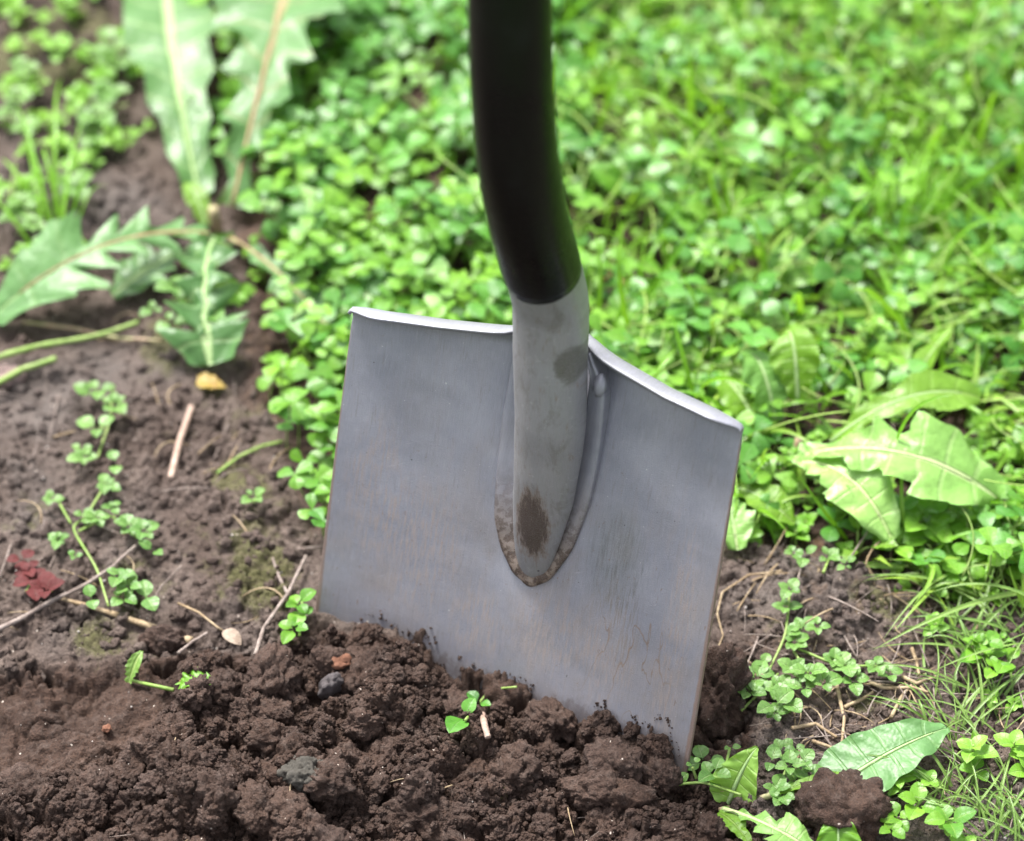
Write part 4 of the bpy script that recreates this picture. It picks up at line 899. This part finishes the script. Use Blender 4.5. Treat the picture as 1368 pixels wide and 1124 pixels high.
# ---------------------------------------------------------------- grass tufts built blade by blade
def tuft(label, blades, mat='grassnear', group=None):
    """blades: base pixel, tip pixel, height of the arch, half width"""
    t = empty('grass_tuft', (0, 0, 0), label, 'grass tuft', group)
    for i, (x0, y0, x1, y1, ar, w_) in enumerate(blades):
        a, b = on(x0, y0, .0), on(x1, y1, ar * .8)
        obj('blade', leaf_mesh('blade', M[mat], bez(a, b, ar * .8, rnd.uniform(-.004, .004), 16), lambda t_: min(1, t_ * 4 + .5) * (1 - t_ ** 2.4) + .02, w_, fold=.35, n=20, m=5, roll0=rnd.uniform(-.5, .5), roll1=rnd.uniform(-1, 1), seed=i), t)
    return t
def rb(cx, cy, n, spread, lmin, lmax, a0, a1, ar=.02, w_=.0011):
    out = []
    for _ in range(n):
        a = rnd.uniform(a0, a1); L = rnd.uniform(lmin, lmax); x, y = cx + rnd.uniform(-spread, spread), cy + rnd.uniform(-spread, spread) * .6
        out.append((x, y, x + L * math.cos(a), y - L * math.sin(a) * .75, rnd.uniform(.3, 1) * ar, w_ * rnd.uniform(.45, 1.0)))
    return out
tuft('upright grass tuft left of the dandelion rosette', [(75, 310, 82, 105, .03, .0015), (72, 320, 20, 140, .03, .0013), (95, 300, 130, 235, .02, .0015), (60, 290, 0, 215, .02, .0012), (80, 330, 118, 160, .03, .0012), (60, 330, 30, 180, .02, .001), (90, 320, 60, 200, .03, .0014), (100, 320, 145, 250, .02, .001), (50, 340, -20, 260, .02, .001)], 'grass_bright')
tuft('long arching grass blades reaching left over the bare soil at right', [(1400, 790, 1165, 870, .018, .0016), (1420, 830, 1225, 800, .02, .0015), (1330, 810, 1150, 770, .012, .0016), (1300, 765, 1180, 855, .02, .0013), (1380, 860, 1240, 900, .012, .001), (1390, 760, 1230, 720, .016, .0014)])
tuft('tall thin grass tuft at the right edge above the weeds', rb(1300, 960, 46, 60, 60, 180, .6, 2.9, .014, .0009))
tuft('grass tuft beside the arrow shaped leaf', rb(1300, 1075, 34, 56, 60, 170, .8, 3.0, .013, .0009))
tuft('grass tuft leaning out of the lawn edge at right', rb(1320, 860, 40, 55, 60, 180, .3, 3.1, .013, .0010))
tuft('loose grass tuft in the right bottom corner', rb(1350, 1120, 26, 44, 60, 150, .8, 2.9, .013, .0009))
tuft('grass tuft growing between broad weeds under the pale leaf', rb(1250, 790, 18, 40, 60, 140, .3, 2.9, .02, .0013))
tuft('long grass blades crossing near the top of the clover lawn', [(960, 235, 820, 130, .03, .0020), (1000, 250, 860, 150, .03, .0022), (1150, 330, 1030, 250, .03, .0018), (1120, 265, 1040, 235, .02, .0018)], 'grass_bright')
tuft('bright grass clump at the right side of the lawn', rb(1200, 330, 34, 60, 80, 220, .9, 2.3, .04, .0014), 'grass_bright')
tuft('bright grass clump at the upper right of the lawn', rb(1280, 160, 30, 70, 80, 220, .3, 2.8, .04, .0014))

# ---------------------------------------------------------------- twigs, stalks, stones, clods
def twig(name, label, px, r0, r1, mat, z=.003, group=None, cat='twig', wob=.12):
    pts = [on(x, y, z) for x, y in px]; A = np.array([p[:] for p in pts]); q = np.linspace(0, len(A) - 1, 10 * len(A))
    B = np.stack([np.interp(q, range(len(A)), A[:, i]) for i in range(3)], 1)
    B[:, 2] = np.convolve(np.pad(B[:, 2], 8, 'edge'), np.ones(17) / 17, 'valid')
    return tag(obj(name, tube_mesh(name, M[mat], B, r0, r1, 8, wob, len(px))), label, cat, group)
twig('twig', 'thin grey twig leaning against soil near the lower left blade corner', [(341, 874), (352, 842), (385, 790), (409, 744)], .0012, .0008, 'twig', .005)
twig('twig', 'short forked twig lying across the leaning grey twig', [(364, 745), (372, 770), (384, 792)], .0007, .0009, 'twig', .004)
twig('stalk', 'short thick pinkish stalk lying on packed soil below the yellow leaf', [(228, 638), (240, 590), (256, 545)], .0019, .0019, 'twigpink', .004, cat='stalk', wob=.04)
twig('stalk', 'long pale dry stem lying above the dug soil', [(80, 800), (140, 815), (200, 838), (256, 856)], .0010, .0021, 'straw', .003, cat='stalk')
twig('twig', 'long dark twig reaching in from the left edge through the chickweed', [(-20, 850), (30, 825), (75, 800), (120, 780), (150, 755), (181, 730)], .0014, .0008, 'twig', .006)
twig('twig', 'thin broken twig beside the flat dry bit', [(238, 872), (258, 858), (277, 845)], .0010, .0007, 'twig', .005)
twig('twig', 'thread-thin upright twig beside the chickweed', [(196, 815), (215, 785), (242, 755)], .0005, .0004, 'twig', .006)
t = empty('dry_stalk', (0, 0, 0), 'thin dry stalk ending in a flat papery bit above the dug soil', 'stalk')
A = [on(238, 806, .004), on(265, 818, .005), on(290, 838, .005), on(302, 846, .004)]
obj('stem', tube_mesh('stem', M['straw'], A, .0006, .0007, 6), t)
obj('papery_tip', leaf_mesh('papery_tip', M['strawleaf'], bez(on(298, 843, .005), on(322, 862, .004), .001, 0, 8), w_oval, .0042, n=12, m=5, fold=.3), t)
twig('stalk', 'pinkish bit of stalk poking out of the soil before the blade', [(644, 955), (648, 970), (652, 986)], .0018, .0016, 'twigpink', .006, cat='stalk', wob=.05)
twig('runner', 'green clover runner trailing over soil left of the blade', [(290, 632), (320, 610), (350, 596), (378, 590)], .0009, .0008, 'stem', .003, cat='runner')
twig('runner', 'long pale green runner below the rosette at the left edge', [(-20, 482), (50, 462), (130, 450), (185, 430)], .0018, .0012, 'stem', .010, cat='runner')
twig('runner', 'thick pale green runner over the pink stone at the left edge', [(-20, 520), (30, 495), (75, 478)], .0018, .0016, 'stem', .010, cat='runner')
twig('runner', 'brown runner under the lowest rosette leaf', [(30, 430), (100, 440), (160, 452), (215, 455)], .0011, .0009, 'stempink', .004, cat='runner')
twig('root', 'hair-thin root curling down behind the right edge of the blade', [(1045, 762), (1000, 770), (965, 790), (958, 820), (966, 850), (955, 875)], .0006, .0004, 'straw', .003, cat='root')
for i, (lab, px) in enumerate([('dry pale root curled beside the chickweed mat', [(1128, 945), (1150, 935), (1166, 925)]), ('forked dry root standing in cracked soil right of the chickweed', [(1118, 915), (1122, 935), (1128, 960), (1124, 1000)]),
        ('bundle strand of dry root lying flat above the arrow leaf', [(1058, 972), (1090, 968), (1118, 985)]), ('short thick pale straw near the grass tuft', [(1190, 960), (1205, 930), (1218, 915)]),
        ('pale straw running from chickweed to the grass', [(1150, 905), (1180, 920), (1220, 918), (1240, 925)]), ('upright pale straw by the chickweed tip', [(1218, 865), (1224, 885), (1228, 900)]),
        ('long thin straw slanting down from the lawn', [(1200, 770), (1230, 782), (1258, 795)]), ('short pale straw hooked over the soil', [(1085, 990), (1100, 995), (1120, 1002)]), ('split straw piece touching the grass roots', [(1205, 905), (1225, 912), (1250, 905)])]):
    twig('dry_root', lab, px, .0011, .0007, 'straw', .003, cat='root', group='dry roots and straw beside the right chickweed')
def rock(name, label, x, y, r, mat, sq, seed, cat, z=.0, rough=.5, sub=4, cells=(.8, .4), rot=(0, 0, 0)):
    p = on(x, y, z); o = obj(name, clod_mesh(name, seed, sub, M[mat], rough, sq, cells)); o.location = p; o.scale = (r,) * 3; o.rotation_euler = rot
    return tag(o, label, cat)
rock('stone', 'dark slate pebble standing on edge in the dug soil', 443, 920, .0085, 'stone_dark', (.62, .5, 1.25), 601, 'stone', .0055, .7, rot=(.3, .1, .4), cells=(.9, .5, .2))
rock('stone', 'pinkish grey stone at the left edge under the green runner', 8, 503, .010, 'stone_pink', (1, .9, .6), 602, 'stone', .002, .7)
rock('stone', 'grey mossy pebble lying in the dug soil', 406, 1036, .0085, 'moss', (1, .9, .8), 603, 'stone', .003, 1.1, 5, (.8, .4, .2, .1))
rock('brick_crumb', 'larger orange crumb beside the slate pebble', 455, 884, .0045, 'brick', (1.2, .8, .8), 604, 'crumb', .0075, .8)
rock('brick_crumb', 'small orange crumb right of the larger one', 468, 882, .0033, 'brick', (1, .8, .8), 605, 'crumb', .007, .8)
rock('brick_crumb', 'tiny orange crumb left of the larger one', 441, 880, .0028, 'brick', (1, .8, .8), 606, 'crumb', .007, .8)
rock('brick_crumb', 'reddish crumb beside the buried leaf scrap', 245, 912, .0028, 'brick', (1, .8, .8), 607, 'crumb', .002, .6)
rock('brick_crumb', 'reddish crumb on the smooth wall of the hollow', 142, 974, .0026, 'brick', (1, .8, .8), 608, 'crumb', .002, .6)
rock('soil_clod', 'large rounded soil clod in front of the arrow shaped leaf', 1128, 1082, .0200, 'clod', (1.1, .9, .75), 611, 'clod', .004, .8, 5, (.7, .36, .19, .10))
rock('soil_clod', 'tall dark soil clod leaning behind the right edge of the blade', 958, 935, .0235, 'clod', (.8, .8, 1.1), 612, 'clod', .006, 1.1, 5, (.6, .3, .16, .09))
rock('soil_clod', 'flat-faced soil clod below the long pale stem', 222, 862, .011, 'clod', (1.1, .7, 1.), 613, 'clod', .002, .6, 5, (.7, .36, .19, .10))
rock('soil_clod', 'angular clod in the middle of the dug soil', 365, 990, .0110, 'clod', (1., .8, 1.), 614, 'clod', .006, .8, 5, (.7, .36, .19, .10))
rock('soil_clod', 'broad clod at the bottom centre of the dug soil', 560, 1085, .0120, 'clod', (1.2, .8, .9), 615, 'clod', .002, .8, 5, (.7, .36, .19, .10))
rock('soil_clod', 'long ridge-like clod below the right half of the blade', 800, 1058, .0115, 'clod', (1.3, .8, .9), 616, 'clod', .002, .8, 5, (.7, .36, .19, .10))
rock('berry', 'dark red berry-like bud in the clover right of the shaft', 812, 372, .0045, 'red', (1, 1, 1), 617, 'bud', .012, .2)
rock('berry', 'paler pink bud beside the dark red one in the clover', 836, 378, .0040, 'redpale', (1, 1, 1), 618, 'bud', .012, .2)
